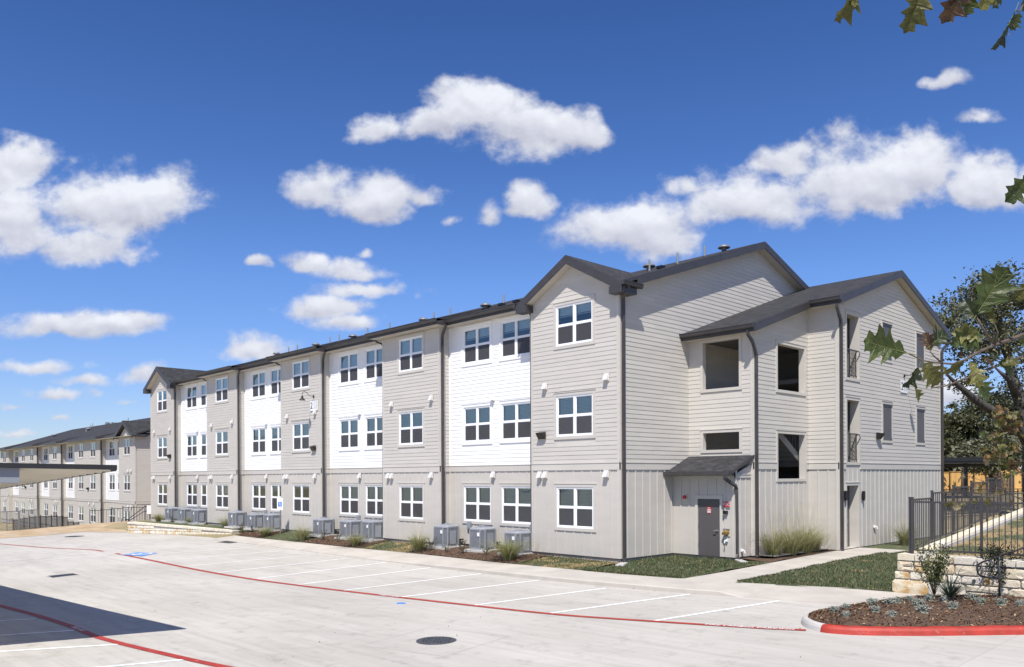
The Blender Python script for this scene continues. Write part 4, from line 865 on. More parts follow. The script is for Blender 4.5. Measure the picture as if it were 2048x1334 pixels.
# ---- roof vents: pipes and low round cowls standing on the front slope
pm = MB(); pm.lathe((0, 0, 0), [(.10, -.05), (.06, .06), (.045, .08), (.045, .5)], 8); PIPE = pm.mesh('vent_pipe', mat('grey_pipe', (.13, .135, .145), .6, .1, 5), True)
cm = MB(); cm.lathe((0, 0, 0), [(.12, -.1), (.12, .16), (.13, .17), (.30, .15), (.31, .17), (.25, .26), (.10, .31)], 14); COWL = cm.mesh('roof_cowl', GALV, True)
bm_ = MB(); bm_.box(-.15, -.15, -.02, .15, .15, .10); BOXV = bm_.mesh('box_vent', BLACK)
for x, y, t in ((-.7, 2.6, 'p'), (-.2, 3.6, 'p'), (-.5, 3.0, 'b'), (-1.0, 6.6, 'p'), (-.75, 7.6, 'c'), (-3.9, 1.5, 'c'), (-4.9, 2.4, 'p'), (-6.0, 2.2, 'p'), (-6.6, 1.7, 'b'), (-7.8, 2.0, 'b'), (-8.0, 2.3, 'p'), (-8.9, 2.1, 'c'),
                 (-12.6, 3.2, 'p'), (-13.6, 3.0, 'p'), (-14.4, 3.0, 'c'), (-17.2, 3.0, 'p'), (-19.2, 3.0, 'p'), (-20.3, 2.8, 'c'), (-23.6, 4.0, 'p'), (-24.6, 4.0, 'p'), (-26.2, 4.0, 'c'), (-29.5, 4.6, 'p'), (-30.6, 4.6, 'p'), (-32.2, 4.6, 'c'), (-2.2, 4.6, 'c')):
    obj({'p': 'vent_pipe', 'c': 'roof_cowl', 'b': 'box_vent'}[t], {'p': PIPE, 'c': COWL, 'b': BOXV}[t], MBD.root, (x, y, mz(y) + .01)).scale = (.8, .8, .82)
# ---- small wall fittings
hm = MB(); hm.prism([(-.09, 0, 0), (.09, 0, 0), (.09, -.13, 0), (-.09, -.13, 0)], [(-.085, 0, .2), (.085, 0, .2), (.085, -.03, .2), (-.085, -.03, .2)]); hm.box(-.11, -.012, -.03, .11, 0, .23); HOODG = hm.mesh('vent_hood', GREIGE); HOODW = hm.mesh('vent_hood', WHITE); HOODS = hm.mesh('vent_hood', mat('hood_paint', (.62, .60, .585), .5, .03, 3))
for i, (xa, xb) in enumerate(bays):
    for (u, z) in ((-.52, 5.92), (-3.36, 5.85), (-.55, 2.70), (-3.64, 2.68), (-3.37, 2.68)): obj('vent_hood', HOODS, MBD.root, (xb + u, -.036, z))
    if i < 4: obj('vent_hood', HOODW, MBD.root, (xa - 2.6, REC - .036, 5.72)); obj('vent_hood', HOODS, MBD.root, (xa - 2.6, REC - .036, 2.70))
fm = MB(); fm.prism([(-.17, 0, .02), (.17, 0, .02), (.17, -.05, 0), (-.17, -.05, 0)], [(-.16, 0, .26), (.16, 0, .26), (.16, -.21, .22), (-.16, -.21, .22)]); fm.prism([(-.17, -.05, .0), (.17, -.05, .0), (.16, -.21, .215), (-.16, -.21, .215)], [(-.15, -.045, .0), (.15, -.045, .0), (.14, -.2, .20), (-.14, -.2, .20)]); FLOOD = fm.mesh('flood_light', BLACK)
for loc, rz in (((-3.5, -.036, 4.06), 0), ((bays[2][1] - .62, -.036, 4.06), 0), ((bays[4][1] - .55, -.036, 4.06), 0), ((WX + .036, 11.35, 4.12), R(90))): obj('flood_light', FLOOD, MBD.root, loc, rz)
def gooseneck(loc, rz):
    m = MB(); m.lathe((0, 0, 0), [(.0, -.002), (.07, -.002), (.07, .0)], 10)
    p = [(0, -.03, 0), (0, -.22, .01), (0, -.30, .06), (0, -.40, .16), (0, -.50, .21), (0, -.60, .17), (0, -.64, .08), (0, -.64, -.02)]
    m = MB(); m.tube([(0, 0, 0), (0, -.03, 0)], .06, 10); m.tube(p, .014, 6); m.lathe((0, -.64, -.24), [(.16, 0), (.10, .08), (.055, .13), (.05, .2), (.03, .23)], 14)
    return obj('wall_lamp', m.mesh('wall_lamp', BLACK, False), MBD.root, loc, rz)
gooseneck((-19.48, -.03, 6.80), 0); gooseneck((WX + .03, 14.03, 6.82), R(90))
def plate(c, xd, nd):
    c = np.array(c); xd = np.array(xd); nd = np.array(nd); m = MB(); w, h = .36, .25
    q = lambda a, z, o: tuple(c + xd * a + nd * o + np.array([0, 0, z]))
    m.hexa([q(-w, -h, 0), q(w, -h, 0), q(w, -h, .012), q(-w, -h, .012), q(-w, h, 0), q(w, h, 0), q(w, h, .012), q(-w, h, .012)])
    o = m.build('address_plate', SIGNW, MBD.root)
    lettering('numeral', '2', .46, SIGNTXT, q(-.22, 0, .018), xd, (0, 0, 1), o)
    m = MB()
    for (a0, a1) in ((-.02, .12), (.18, .30)):
        for k in range(7):
            z = .17 - k * .055
            for t in range(4):
                s_ = a0 + (a1 - a0) * t / 4; m.quad(q(s_, z, .016), q(s_ + .025, z, .016), q(s_ + .025, z + .032, .016), q(s_, z + .032, .016))
    m.build('faded_print', SIGNGREY, o)
plate((-19.44, -.036, 6.33), XP, -YP); plate((WX + .036, 13.98, 6.36), YP, XP)
# shutters on the wing
sh = MB(); sh.box(-.04, -.02, 0, .90, .0, 1.43)
for k in range(6): sh.box(.0 + k * .145, -.034, .1, .13 + k * .145, -.021, 1.33)
sh.box(-.0, -.05, 1.33, .86, -.02, 1.43); sh.box(0, -.05, .0, .86, -.02, .1); sh.box(-.03, -.075, 1.40, .89, -.05, 1.44)
SHM = sh.mesh('shutter', DOORP)
for y in (11.86, 15.41):
    for z in (4.1, 7.32): obj('shutter', SHM, MBD.root, (WX - .01, y, z), R(90))
# guard rails in the tall openings of the wing
rl_ = MB()
for z in (0.06, 1.02): rl_.box(-.02, -.02, z, 1.0, .02, z + .04)
for k in range(10): rl_.box(.03 + k * .104, -.008, .06, .046 + k * .104, .008, 1.02)
for k in range(5): rl_.box(0, -.006, .25 + k * .16, 1.0, .006, .262 + k * .16)
rl_.tube([(1.0, 0, 1.04), (1.03, -.08, 1.03), (1.03, -.12, .9), (1.0, -.03, .7)], .018, 6)
RLM = rl_.mesh('guard_rail', BRONZE)
for z in (6.36, 3.22): obj('guard_rail', RLM, MBD.root, (WX - .06, 8.62, z), R(90))
# wing doorway
mb = MB(); mb.box(WX - .36, 8.55, -.01, WX - .32, 9.55, 2.33); d = mb.build('door', DOORP, MBD.root)
mb = MB(); mb.box(WX - .32, 9.3, .9, WX - .27, 9.34, 1.05); mb.build('door_handle', GALV, d)
scn = MB(); scn.box(-.055, -.09, 0, .055, 0, .30); scn.box(-.04, -.08, -.06, .04, -.01, 0); SCM = scn.mesh('wall_sconce', BLACK)
for px in (1687, 1723): p = onaxis(px, 998, 0, WX); obj('wall_sconce', SCM, MBD.root, (WX + .036, p[1], p[2]), R(90))
hb = MB(); hb.box(-.05, -.06, 0, .05, 0, .09); hb.tube([(0, -.05, .04), (0, -.12, .03), (0, -.13, -.05)], .02, 6); HB = hb.mesh('hose_bib', VINYL)
p = onaxis(1747, 1055, 0, WX); obj('hose_bib', HB, MBD.root, (WX + .022, p[1], p[2]), R(90)); obj('hose_bib', HB, MBD.root, (CXR + .02, 3.3, .18), R(90)); obj('hose_bib', HB, MBD.root, (2.17, CYF - .02, .52), 0)
# riser room door and fittings
mb = MB(); mb.box(1.06, CYF - .0, .0, 1.91, CYF + .045, 1.925); d = mb.build('closet_door', DOORP, MBD.root)
mb = MB(); mb.box(1.74, CYF - .025, .83, 1.86, CYF - .001, .90); mb.tube([(1.80, CYF - .02, .865), (1.80, CYF - .08, .865), (1.70, CYF - .085, .865)], .015, 6); mb.build('door_handle', GALV, d)
mb = MB()
for z in (.3, .95, 1.65): mb.box(1.055, CYF - .02, z, 1.075, CYF - .001, z + .12)
mb.build('hinges', GALV, d)
mb = MB(); mb.box(1.41, CYF - .008, 1.44, 1.57, CYF - .001, 1.66); nt_ = mb.build('door_notice', REDP, d)
mb = MB(); mb.box(1.42, CYF - .0105, 1.54, 1.56, CYF - .0081, 1.585); mb.box(1.42, CYF - .0105, 1.465, 1.56, CYF - .0081, 1.525); mb.build('notice_panel', SIGNW, d)
for k, (t, z, m_) in enumerate((('FIRE', 1.622, SIGNW), ('RISER', 1.562, REDP), ('ROOM', 1.495, REDP))): lettering('notice_text', t, .055, m_, (1.49, CYF - .0125, z), XP, (0, 0, 1), d)
mb = MB(); mb.box(2.045, CYF - .045, 1.665, 2.315, CYF - .036, 1.855); fd = mb.build('connection_sign', SIGNW, MBD.root)
mb = MB(); mb.box(2.05, CYF - .047, 1.67, 2.31, CYF - .0455, 1.85); mb.build('red_field', REDP, fd)
lettering('sign_letters', 'FDC', .135, SIGNW, (2.18, CYF - .05, 1.762), XP, (0, 0, 1), fd, spacing=.95)
mb = MB(); mb.box(2.08, CYF - .11, 1.44, 2.22, CYF - .001, 1.55); mb.lathe((2.12, CYF - .12, 1.46), [(.03, 0), (.03, .06)], 8); mb.build('key_box', BLACK, MBD.root)
mb = MB(); mb.box(.44, CYF - .025, 1.88, .64, CYF - .001, 2.08); hn = mb.build('alarm_horn', GREIGE, MBD.root)
mb = MB(); mb.tube([(.54, CYF - .025, 1.98), (.54, CYF - .09, 1.98)], .065, 12); mb.build('alarm_strobe', REDP, hn)
mb = MB(); mb.tube([(2.17, CYF, .82), (2.17, CYF - .07, .82), (2.17, CYF - .16, .80)], [.10, .075, .07], 12); mb.tube([(2.14, CYF - .16, .80), (2.13, CYF - .2, .79)], .045, 10); mb.tube([(2.21, CYF - .16, .80), (2.23, CYF - .2, .79)], .045, 10); mb.build('fire_connection', BRASS, MBD.root)
mb = MB(); mb.box(2.04, CYF - .03, .93, 2.28, CYF, .945); mb.box(2.04, CYF - .03, .69, 2.30, CYF, .70); mb.build('connection_flange', GALV, MBD.root)
MBD.flush()
# splash blocks at the feet of the downspouts
sb = MB(); sb.prism([(-.14, -.3, 0), (.14, -.3, 0), (.11, .3, 0), (-.11, .3, 0)], [(-.13, -.29, .05), (.13, -.29, .05), (.10, .29, .07), (-.10, .29, .07)]); SPM = sb.mesh('splash_block', CURBC)
for i, (x, y, rz, t) in enumerate([(.30, -.28, R(20), 'corner downspout of the gabled bay'), (2.85, 2.65, R(50), 'riser room downspout')] + [(bays[k][0] - .25, -.35, 0, t) for k, t in enumerate(('narrow downspout flanking the gabled corner bay', 'narrow downspout flanking the second plain bay', 'narrow downspout flanking the bay with the address plate', 'narrow downspout flanking the fourth bay'))]):
    tag(obj('splash_block', SPM, None, (x, y, (strip_z(x, y) if x < 0 else end_lawn(x, y)) + .0), rz), 'pale concrete splash block under the ' + t, 'splash block', 'splash blocks')

# ------------------------------------------------------------------ second building, lower down the hill
B2L = np.array((-56.96, 4.1, -2.46))
B2 = Building('apartment_building', 'smaller-looking grey and white apartment building further down the hill', B2L, near=False)
EDG = [0, -4.1, -9.52, -17.5, -22.65, -26.9, -32.3, -40.4, -45.7, -50.0]
D2 = .55
WS = win_meshes(1.60, 1.42, True)
for k in range(9):
    xb, xa = EDG[k], EDG[k + 1]; W = xb - xa; bay = k % 2 == 0
    nwin = 2 if W > 4.6 else 1; cs = [W / 2] if nwin == 1 else ([W * .26, W * .74] if W > 7 else [W * .32, W * .76])
    y = 0 if bay else D2
    top = [(0, EAVE), (W / 2, EAVE + 1.13), (W, EAVE)] if k == 0 else [(0, EAVE), (W, EAVE)]
    B2.wall((xa, y, 0), XP, -YP, W, top, [(c - .8, c + .8, z, z + 1.42, .12) for c in cs for z in FZ], paint=GREIGE if bay else WHITE, cl=True, cr=bay)
    for c in cs:
        for z in FZ: put_window(B2, WS, (xa + c - .8, y, z), XP, rb.choice([None, .3, .5, .5]), 1.2, True)
    if not bay:
        B2.wall((xa, 0, 0), YP, XP, D2, [(0, EAVE), (D2, EAVE)], cr=False)
        B2.wall((xb, D2, 0), -YP, -XP, D2, [(0, EAVE), (D2, EAVE)], cl=False)
B2.wall((0, 0, 0), YP, XP, 17.6, [(0, EAVE), (RY, EAVE + RY * RS), (17.6, EAVE)], cr=False)
mb = MB(); slab(mb, [(.36, .0, mz(0)), (.36, RY, mz(RY)), (-50.5, RY, mz(RY)), (-50.5, .0, mz(0))][::-1], .14); slab(mb, [(.36, RY, mz(RY)), (.36, 18, mz(0)), (-50.5, 18, mz(0)), (-50.5, RY, mz(RY))][::-1], .14)
for k in (2, 4, 6, 8): slab(mb, [(EDG[k + 1] - .45, -.5, G0), (EDG[k] + .45, -.5, G0), (EDG[k] + .45, 3.4, mz(3.2)), (EDG[k + 1] - .45, 3.4, mz(3.2))], .14)
c = -2.05; hz = EAVE + 1.43; ez = hz - 2.46 * .555
slab(mb, [(c, -.36, hz), (c, 4.3, hz), (c - 2.46, 4.3, ez), (c - 2.46, -.36, ez)], .16); slab(mb, [(c, -.36, hz), (c + 2.46, -.36, ez), (c + 2.46, .7, ez), (c, 4.3, hz)], .16)
roof_obj('main_roof', mb, B2.root)
def part2(name, m, f): q = MB(); f(q); return q.build(name, m, B2.root)
for k in (2, 4, 6, 8): part2('fascia', BRONZE, lambda q: (q.box(EDG[k + 1] - .47, -.53, EAVE, EDG[k] + .47, -.5, G0 - .02), q.box(EDG[k] + .44, -.5, EAVE, EDG[k] + .47, .6, G0 - .02)))
for k in (1, 3, 5, 7): part2('fascia', BRONZE, lambda q: q.box(EDG[k + 1] + .47, .02, EAVE, EDG[k] - .4, .05, G0))
for s_ in (-1, 1): part2('rake_board', BRONZE, lambda q: q.hexa([(c, -.40, hz - .32), (c + s_ * 2.46, -.40, ez - .32), (c + s_ * 2.46, -.365, ez - .32), (c, -.365, hz - .32), (c, -.40, hz), (c + s_ * 2.46, -.40, ez), (c + s_ * 2.46, -.365, ez), (c, -.365, hz)]))
part2('soffit', SOFFIT, lambda q: q.box(-50.3, -.49, EAVE + .002, .3, .54, EAVE + .02))
part2('rear_wall', GREIGE, lambda q: (q.box(-50, 17.4, -.4, 0, 17.5, 9), q.box(-50.1, .1, -.4, -50, 17.4, 9)))
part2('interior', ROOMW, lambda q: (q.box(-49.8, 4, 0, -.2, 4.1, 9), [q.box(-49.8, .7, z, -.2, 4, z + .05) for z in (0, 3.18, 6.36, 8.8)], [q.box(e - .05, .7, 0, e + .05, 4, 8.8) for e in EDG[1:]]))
for k in (1, 3, 5): 
    q = MB(); x = EDG[k + 1]; q.tube([(x + .1, .08, 8.8), (x + .1, .08, .1)], .06, 4); q.build('downspout', BRONZE, B2.root)
for x, z in ((-13, 4.06), (-37, 4.06)): obj('flood_light', FLOOD, B2.root, (x, -.036, z))
for k in range(0, 9, 2):
    for t in (.22, .4): obj('vent_hood', HOODS, B2.root, (EDG[k] + (EDG[k + 1] - EDG[k]) * t, -.036, 2.66)); obj('vent_hood', HOODS, B2.root, (EDG[k] + (EDG[k + 1] - EDG[k]) * t, -.036, 5.8)) if k == 0 else None
for i in range(13): obj('vent_pipe' if i % 3 else 'roof_cowl', PIPE if i % 3 else COWL, B2.root, (-3 - i * 3.3, 4.5 + (i % 4) * 1.2, mz(4.5 + (i % 4) * 1.2)))
B2.flush()
# slanting drain braces are loose hoses: skip; phone mast on the horizon
MP = atdepth(222, 860, 190.0)
mast = thing('phone_mast', 'slim phone mast with antenna panels rising behind the far roofs', 'mast', (MP[0], MP[1], -3))
q = MB(); q.tube([(0, 0, 0), (0, 0, 18.5)], [.35, .2], 8); q.build('pole', GALV, mast)
for a in range(6):
    q = MB(); t = a * math.pi / 3; q.box(-.2, -.12, 0, .2, .12, 1.9); o = q.build('antenna', GALV, mast); o.location = (1.1 * math.cos(t), 1.1 * math.sin(t), 17.0); o.rotation_euler = (0, 0, t + math.pi / 2)
q = MB(); q.tube([(1.1 * math.cos(t), 1.1 * math.sin(t), 17.8) for t in np.linspace(0, 2 * math.pi, 7)], .08, 6); q.tube([(-1.1, 0, 17.8), (1.1, 0, 17.8)], .08, 6); q.build('antenna_frame', GALV, mast)

# ------------------------------------------------------------------ carport at the left
KC = np.array((.716, -15.81, 2.915))
CP = thing('carport', 'open steel carport with black edge and pale metal deck', 'carport', (KC[0], KC[1], 0))
E1 = np.array((-.9985, -.056, -.053)); E2 = np.array((-.343, -.939, .020))       # along and across the skewed canopy
cp = lambda a, b, z: tuple(np.array((0, 0, KC[2])) + E1 * a + E2 * b + np.array((0, 0, z)))
def cbox(name, m, a0, a1, b0, b1, z0, z1):
    q = MB(); q.hexa([cp(a0, b0, z0), cp(a1, b0, z0), cp(a1, b1, z0), cp(a0, b1, z0), cp(a0, b0, z1), cp(a1, b0, z1), cp(a1, b1, z1), cp(a0, b1, z1)]); return q.build(name, m, CP)
CLN = 24.0
cbox('deck', WOODPALE, 0.03, CLN, .03, 6.0, -.01, .03)
for k in range(58): cbox('deck_rib', WOODPALE, .2 + k * .41, .26 + k * .41, .04, 5.96, -.05, -.0105)
cbox('edge_trim', BLACK, 0, .028, .0, 6.02, -.03, .06); cbox('edge_trim', BLACK, CLN, CLN + .03, 0, 6.02, -.03, .06); cbox('edge_trim', BLACK, .028, CLN, 0, .028, -.05, .058); cbox('edge_trim', BLACK, .028, CLN, 6.0, 6.03, -.05, .058)
cbox('beam', GREYPANEL, .10, .22, 1.55, 5.9, -.29, -.012)
for a_ in (1.2, 8, 15, 22): cbox('column', BLACK, a_, a_ + .2, 4.7, 4.9, -3.6, -.012)
for a_ in (1.2, 8, 15, 22): cbox('column_arm', BLACK, a_ + .03, a_ + .17, 3.0, 5.9, -.25, -.012)

# ------------------------------------------------------------------ condensers
def condenser():
    r = thing('air_conditioner', 'x', 'air conditioner'); a, ch, h = .39, .13, .80
    oct_ = lambda s_, z: [(-a * s_, -(a - ch) * s_, z), (-(a - ch) * s_, -a * s_, z), ((a - ch) * s_, -a * s_, z), (a * s_, -(a - ch) * s_, z), (a * s_, (a - ch) * s_, z), ((a - ch) * s_, a * s_, z), (-(a - ch) * s_, a * s_, z), (-a * s_, (a - ch) * s_, z)]
    q = MB(); q.prism(oct_(.95, .08), oct_(.95, h - .05)); q.build('coil', ACDARK, r)
    q = MB(); q.prism(oct_(1.0, .0), oct_(1.0, .085)); q.build('base_pan', ACGREY, r)
    q = MB(); q.prism(oct_(1.02, h - .055), oct_(1.02, h)); q.prism(oct_(1.02, h), oct_(.86, h + .035)); q.build('top_panel', ACGREY, r)
    q = MB()
    for k in range(1, 15): z = .085 + k * (h - .14) / 15; q.prism(oct_(1.0, z), oct_(1.0, z + .012), cap=False)
    for (x0, y0), (x1, y1) in zip([p[:2] for p in oct_(1, 0)], [p[:2] for p in oct_(1, 0)][1:] + [oct_(1, 0)[0][:2]]):
        n = 8 if abs(x1 - x0) + abs(y1 - y0) > .3 and not (abs(x1 - x0) > .01 and abs(y1 - y0) > .01) else 1
        for k in range(n): t = k / n; x, y = x0 + (x1 - x0) * t, y0 + (y1 - y0) * t; e = .02 if k == 0 else .006; q.box(x - e, y - e, .07, x + e, y + e, h - .05)
    q.build('coil_guard', ACGREY, r)
    q = MB(); q.lathe((0, 0, h + .03), [(.30, 0), (.30, .015), (.27, .03)], 20)
    for k in range(1, 6):
        rr = .05 + k * .045; q.tube([(rr * math.cos(t), rr * math.sin(t), h + .09 - k * .008) for t in np.linspace(0, 2 * math.pi, 17)], .006, 4)
    for k in range(8): t = k * math.pi / 4; q.tube([(.05 * math.cos(t), .05 * math.sin(t), h + .095), (.3 * math.cos(t), .3 * math.sin(t), h + .045)], .006, 4)
    q.lathe((0, 0, h + .06), [(.07, 0), (.07, .05), (.04, .06)], 10); q.build('fan_guard', ACGREY, r)
    q = MB(); q.box(-.52, -.52, -.10, .52, .52, -.001); q.build('pad', CURBC, r)
    q = MB(); q.box(.12, -.408, .52, .26, -.398, .66); q.build('rating_label', SIGNW, r)
    q = MB(); q.box(.395, -.16, .1, .43, .12, .62); q.build('service_panel', ACGREY, r)
    q = MB(); q.tube([(.2, .38, .25), (.2, .6, .22), (.2, .95, .3)], .03, 6); q.tube([(.28, .38, .15), (.28, .7, .12), (.28, .95, .2)], .02, 6); q.build('refrigerant_line', BLACK, r)
    return r
AC0 = condenser(); firstac = True
spots = [(i, j, px) for i, row in enumerate(((893, 966, 1045), (648, 702, 747), (475, 513, 547), (347, 373, 399))) for j, px in enumerate(row)]
REC_T = ('in the recess beside the gabled corner bay', 'in the recess before the bay with address plate', 'in the recess by the accessible parking sign', 'in the recess above the low stone wall')
POS_T = ('grey condenser next to the wide downspout ', 'middle grey condenser under the paired windows ', 'grey condenser tucked against the projecting bay ')
for i, j, px in spots:
    x = onaxis(px, 1090, 1, -.22)[0]; x = min(x, bays[i][0] - .5)
    o = AC0 if firstac else copy_tree(AC0); firstac = False
    o.location = (float(x), -.22, -.06 + (.0 if i < 2 else .02)); o.rotation_euler = (0, 0, rb.choice([0, 0, math.pi / 2]) * 0 + rb.uniform(-.05, .05)); o.scale = (1.06, 1.06, rb.choice([.93, 1.0, 1.0]))
    tag(o, POS_T[j] + REC_T[i], 'air conditioner', 'condensers along the front')
dm = MB(); dm.box(-.11, -.09, 0, .11, 0, .30); dm.box(-.08, -.1, .04, .08, -.09, .26); DISC = dm.mesh('disconnect_box', ACGREY)
for i in range(4):
    for px in ((897 + 12, 1058), (1046, 0))[:1]: pass
for i, u in ((0, -4.5), (1, -14.1), (1, -16.2), (2, -25.6), (2, -23.4), (0, -8.1), (3, -34.6)):
    tag(obj('disconnect_box', DISC, MBD.root, (u, REC - .022, .62)))

# ------------------------------------------------------------------ stone walls
def zat(P, py):
    a = proj((P[0], P[1], 0))[1]; b = proj((P[0], P[1], 1))[1]; return (py - a) / (b - a)
def stone_mesh(w, h, d, seed):
    r = random.Random(seed); q = MB(); c = min(w, h) * .16; j = lambda s_=.012: r.uniform(-s_, s_)
    back = [(0, 0, 0), (w, 0, 0), (w, 0, h), (0, 0, h)]
    ring = [(c + j(), j(.006), 0), (w - c + j(), 0, 0), (w, 0, c + j()), (w + j(.006), 0, h - c), (w - c + j(), 0, h), (c + j(), 0, h), (0, 0, h - c + j()), (0 + j(.006), 0, c)]
    f1 = [(x, -d * .75, z) for x, y, z in ring]; cx, czz = w / 2, h / 2
    f2 = [(cx + (x - cx) * .9, -d + j(.01), czz + (z - czz) * .86) for x, y, z in ring]
    vs = ring + f1 + f2 + [(cx + j(.04), -d - r.uniform(.0, .018), czz)]; fs = []
    for a in (0, 8):
        for i in range(8): fs.append((a + i, a + (i + 1) % 8, a + 8 + (i + 1) % 8, a + 8 + i))
    for i in range(8): fs.append((16 + i, 16 + (i + 1) % 8, 24))
    q.add(vs, fs); return q
def ashlar(w, h, r, big):
    """split a face into irregular courses of stones"""
    out = []; z = 0.0
    while z < h - .02:
        ch = min(h - z, r.choice(big)); ch = h - z if h - z - ch < .09 else ch; x = 0.0
        while x < w - .02:
            cw = r.uniform(1.0, 2.6) * max(ch, .16); cw = w - x if w - x - cw < .12 else cw
            if ch > .2 and r.random() < .28: t = r.uniform(.4, .6); out += [(x, z, cw, ch * t), (x, z + ch * t, cw, ch * (1 - t))]
            else: out.append((x, z, cw, ch))
            x += cw
        z += ch
    return out
# right-hand wall
WLY = -.86; WL0, WL1, WZB, WZT = 8.95, 15.6, -.12, float(onaxis(1850, 1109, 1, -.86)[2])
SW = thing('stone_wall', 'cream limestone retaining wall under the dark picket fence', 'wall', (WL0, WLY, WZB))
Hh = WZT - WZB
q = MB(); q.prism([(0.03, .0, -.25), (WL1 - WL0, 0, -.25), (WL1 - WL0, .5, -.25), (.03, .5, -.25)], [(.26, .0, Hh - .02), (WL1 - WL0, 0, Hh - .02), (WL1 - WL0, .5, Hh - .02), (.26, .5, Hh - .02)])
yl = 9.6
q.prism([(.1, .5, -.3), (.7, .5, -.3), (.5, 13, .3), (.0, 13, .3)], [(.26, .5, Hh - .02), (.66, .5, Hh - .02), (.26, 13, Hh + .8), (-.14, 13, Hh + .8)])
q.build('mortar_core', MORTAR, SW)
r_ = random.Random(11); k = 0
for (x, z, w, h) in ashlar(WL1 - WL0 - .1, Hh - .17, r_, (.19, .26, .31, .36)):
    lean = .23 * (z + h / 2) / Hh
    if x < .05: x += lean; w -= lean * .6
    o = stone_mesh(w - .03, h - .028, .045, k).build('stone', r_.choice([STONE_A, STONE_A, STONE_B, STONE_C, STONE_C]), SW); o.location = (x + .02, 0, z + .01); k += 1
x = .20
while x < WL1 - WL0 - .1:
    w = r_.uniform(.28, .55); q = MB(); q.box(0, -.06, 0, w - .025, .5, .145); o = q.build('cap_stone', r_.choice([STONE_A, STONE_B, STONE_B]), SW); o.location = (x, 0, Hh - .16 + .0); x += w
y = .52; k = 0
while y < 12.8:
    l = r_.uniform(.5, .9); t = (y - .5) / 12.5; z = Hh - .01 + .82 * (y - .5) / 12.5; q = MB(); q.hexa([(-.17, 0, -.12), (.15, 0, -.12), (.15, l - .03, -.12 + l * .065), (-.17, l - .03, -.12 + l * .065), (-.16, 0, .03), (.14, 0, .03), (.14, l - .03, .03 + l * .065), (-.16, l - .03, .03 + l * .065)])
    o = q.build('cap_stone', r_.choice([STONE_A, STONE_B, STONE_A]), SW); o.location = (.46 - .40 * t, y, z); y += l
# small weep hole pipe
q = MB(); q.tube([(0, 0, 0), (0, -.07, 0)], .035, 8); o = q.build('weep_pipe', CASTIRON, SW); P_ = onaxis(1950, 1161, 1, WLY); o.location = (P_[0] - WL0, -.02, P_[2] - WZB)
# raised lawn behind it
rz_ = lambda x, y: WZT - .10 + .066 * max(0, y - WLY - .5) + .02 * (x - 9.5) + .015 * math.sin(2.1 * x) * math.sin(1.7 * y)
mb = MB(); nx, ny = 30, 34
for t in np.linspace(0, 1, nx):
    for u in np.linspace(0, 1, ny):
        y = WLY + .3 + 34 * u ** 1.5; x0 = 9.50 - .045 * (y - WLY); x = x0 + (34 - x0) * t ** 1.3; mb.v.append((x, y, rz_(x, y)))
for i in range(nx - 1):
    for j in range(ny - 1): mb.f.append((i * ny + j, (i + 1) * ny + j, (i + 1) * ny + j + 1, i * ny + j + 1)); mb.m.append(0)
tag(mb.build('lawn', TURF_DRY, smooth=True), 'raised patchy lawn behind the picket fence', kind='structure')
# left-hand low wall
A, B_ = G(256, 1066.5), G(466, 1072.5); ta, tb = zat(A, 1044), zat(B_, 1061.5)
LW = thing('stone_wall', 'long low limestone wall below the far condensers', 'wall', (A[0], A[1], A[2]), math.atan2(B_[1] - A[1], B_[0] - A[0]))
Ln = float(np.hypot(*(B_ - A)[:2])); zb0, zb1 = -.15, float(B_[2] - A[2]) - .15; zt0, zt1 = ta - A[2], tb - A[2]
q = MB(); q.prism([(0, .02, zb0), (Ln, .02, zb1), (Ln, .45, zb1), (0, .45, zb0)], [(0, .02, zt0 - .02), (Ln, .02, zt1 - .02), (Ln, .45, zt1 - .02), (0, .45, zt0 - .02)]); q.build('mortar_core', MORTAR, LW)
k = 0; r_ = random.Random(5); small = [MB(), MB(), MB()]; sizes = []
for (x, z, w, h) in ashlar(Ln - .05, 1.0, r_, (.13, .17, .2)):
    t = (x + w / 2) / Ln; b0 = zb0 + .15 + (zb1 - zb0) * t; t0 = zt0 + (zt1 - zt0) * t; zz = b0 + z
    if zz + h > t0 - .09: continue
    sm_ = stone_mesh(w - .02, h - .02, .05, k); mi = r_.choice([0, 0, 1, 1, 2]); k += 1
    o = sm_.build('stone', (STONE_A, STONE_B, STONE_C)[mi], LW) if k < 300 else None
    if o: o.location = (x + .01, .02, zz)
x = 0.0
while x < Ln - .1:
    w = r_.uniform(.3, .55); t = x / Ln; q = MB(); q.box(0, -.04, 0, w - .02, .47, .11); o = q.build('cap_stone', r_.choice([STONE_A, STONE_B]), LW); o.location = (x, 0, zt0 + (zt1 - zt0) * t - .10); o.rotation_euler = (0, -math.atan2(zt1 - zt0, Ln), 0); x += w
# bank between the low wall and the building
def bank():
    mb = MB(); n = 26; m_ = 8
    for t in np.linspace(-.12, 1.02, n):
        x = A[0] + (B_[0] - A[0]) * t; y0 = A[1] + (B_[1] - A[1]) * t + .4; z0 = ta + (tb - ta) * t - .05
        for u in np.linspace(0, 1, m_): y = y0 + (.56 - y0) * u; mb.v.append((x, y, z0 + (-.13 - z0) * sm(0, .8, u)))
    for i in range(n - 1):
        for j in range(m_ - 1): mb.f.append((i * m_ + j, (i + 1) * m_ + j, (i + 1) * m_ + j + 1, i * m_ + j + 1)); mb.m.append(0)
    tag(mb.build('lawn', TURF, smooth=True), 'turf bank between the low stone wall and the building', kind='structure')
bank()

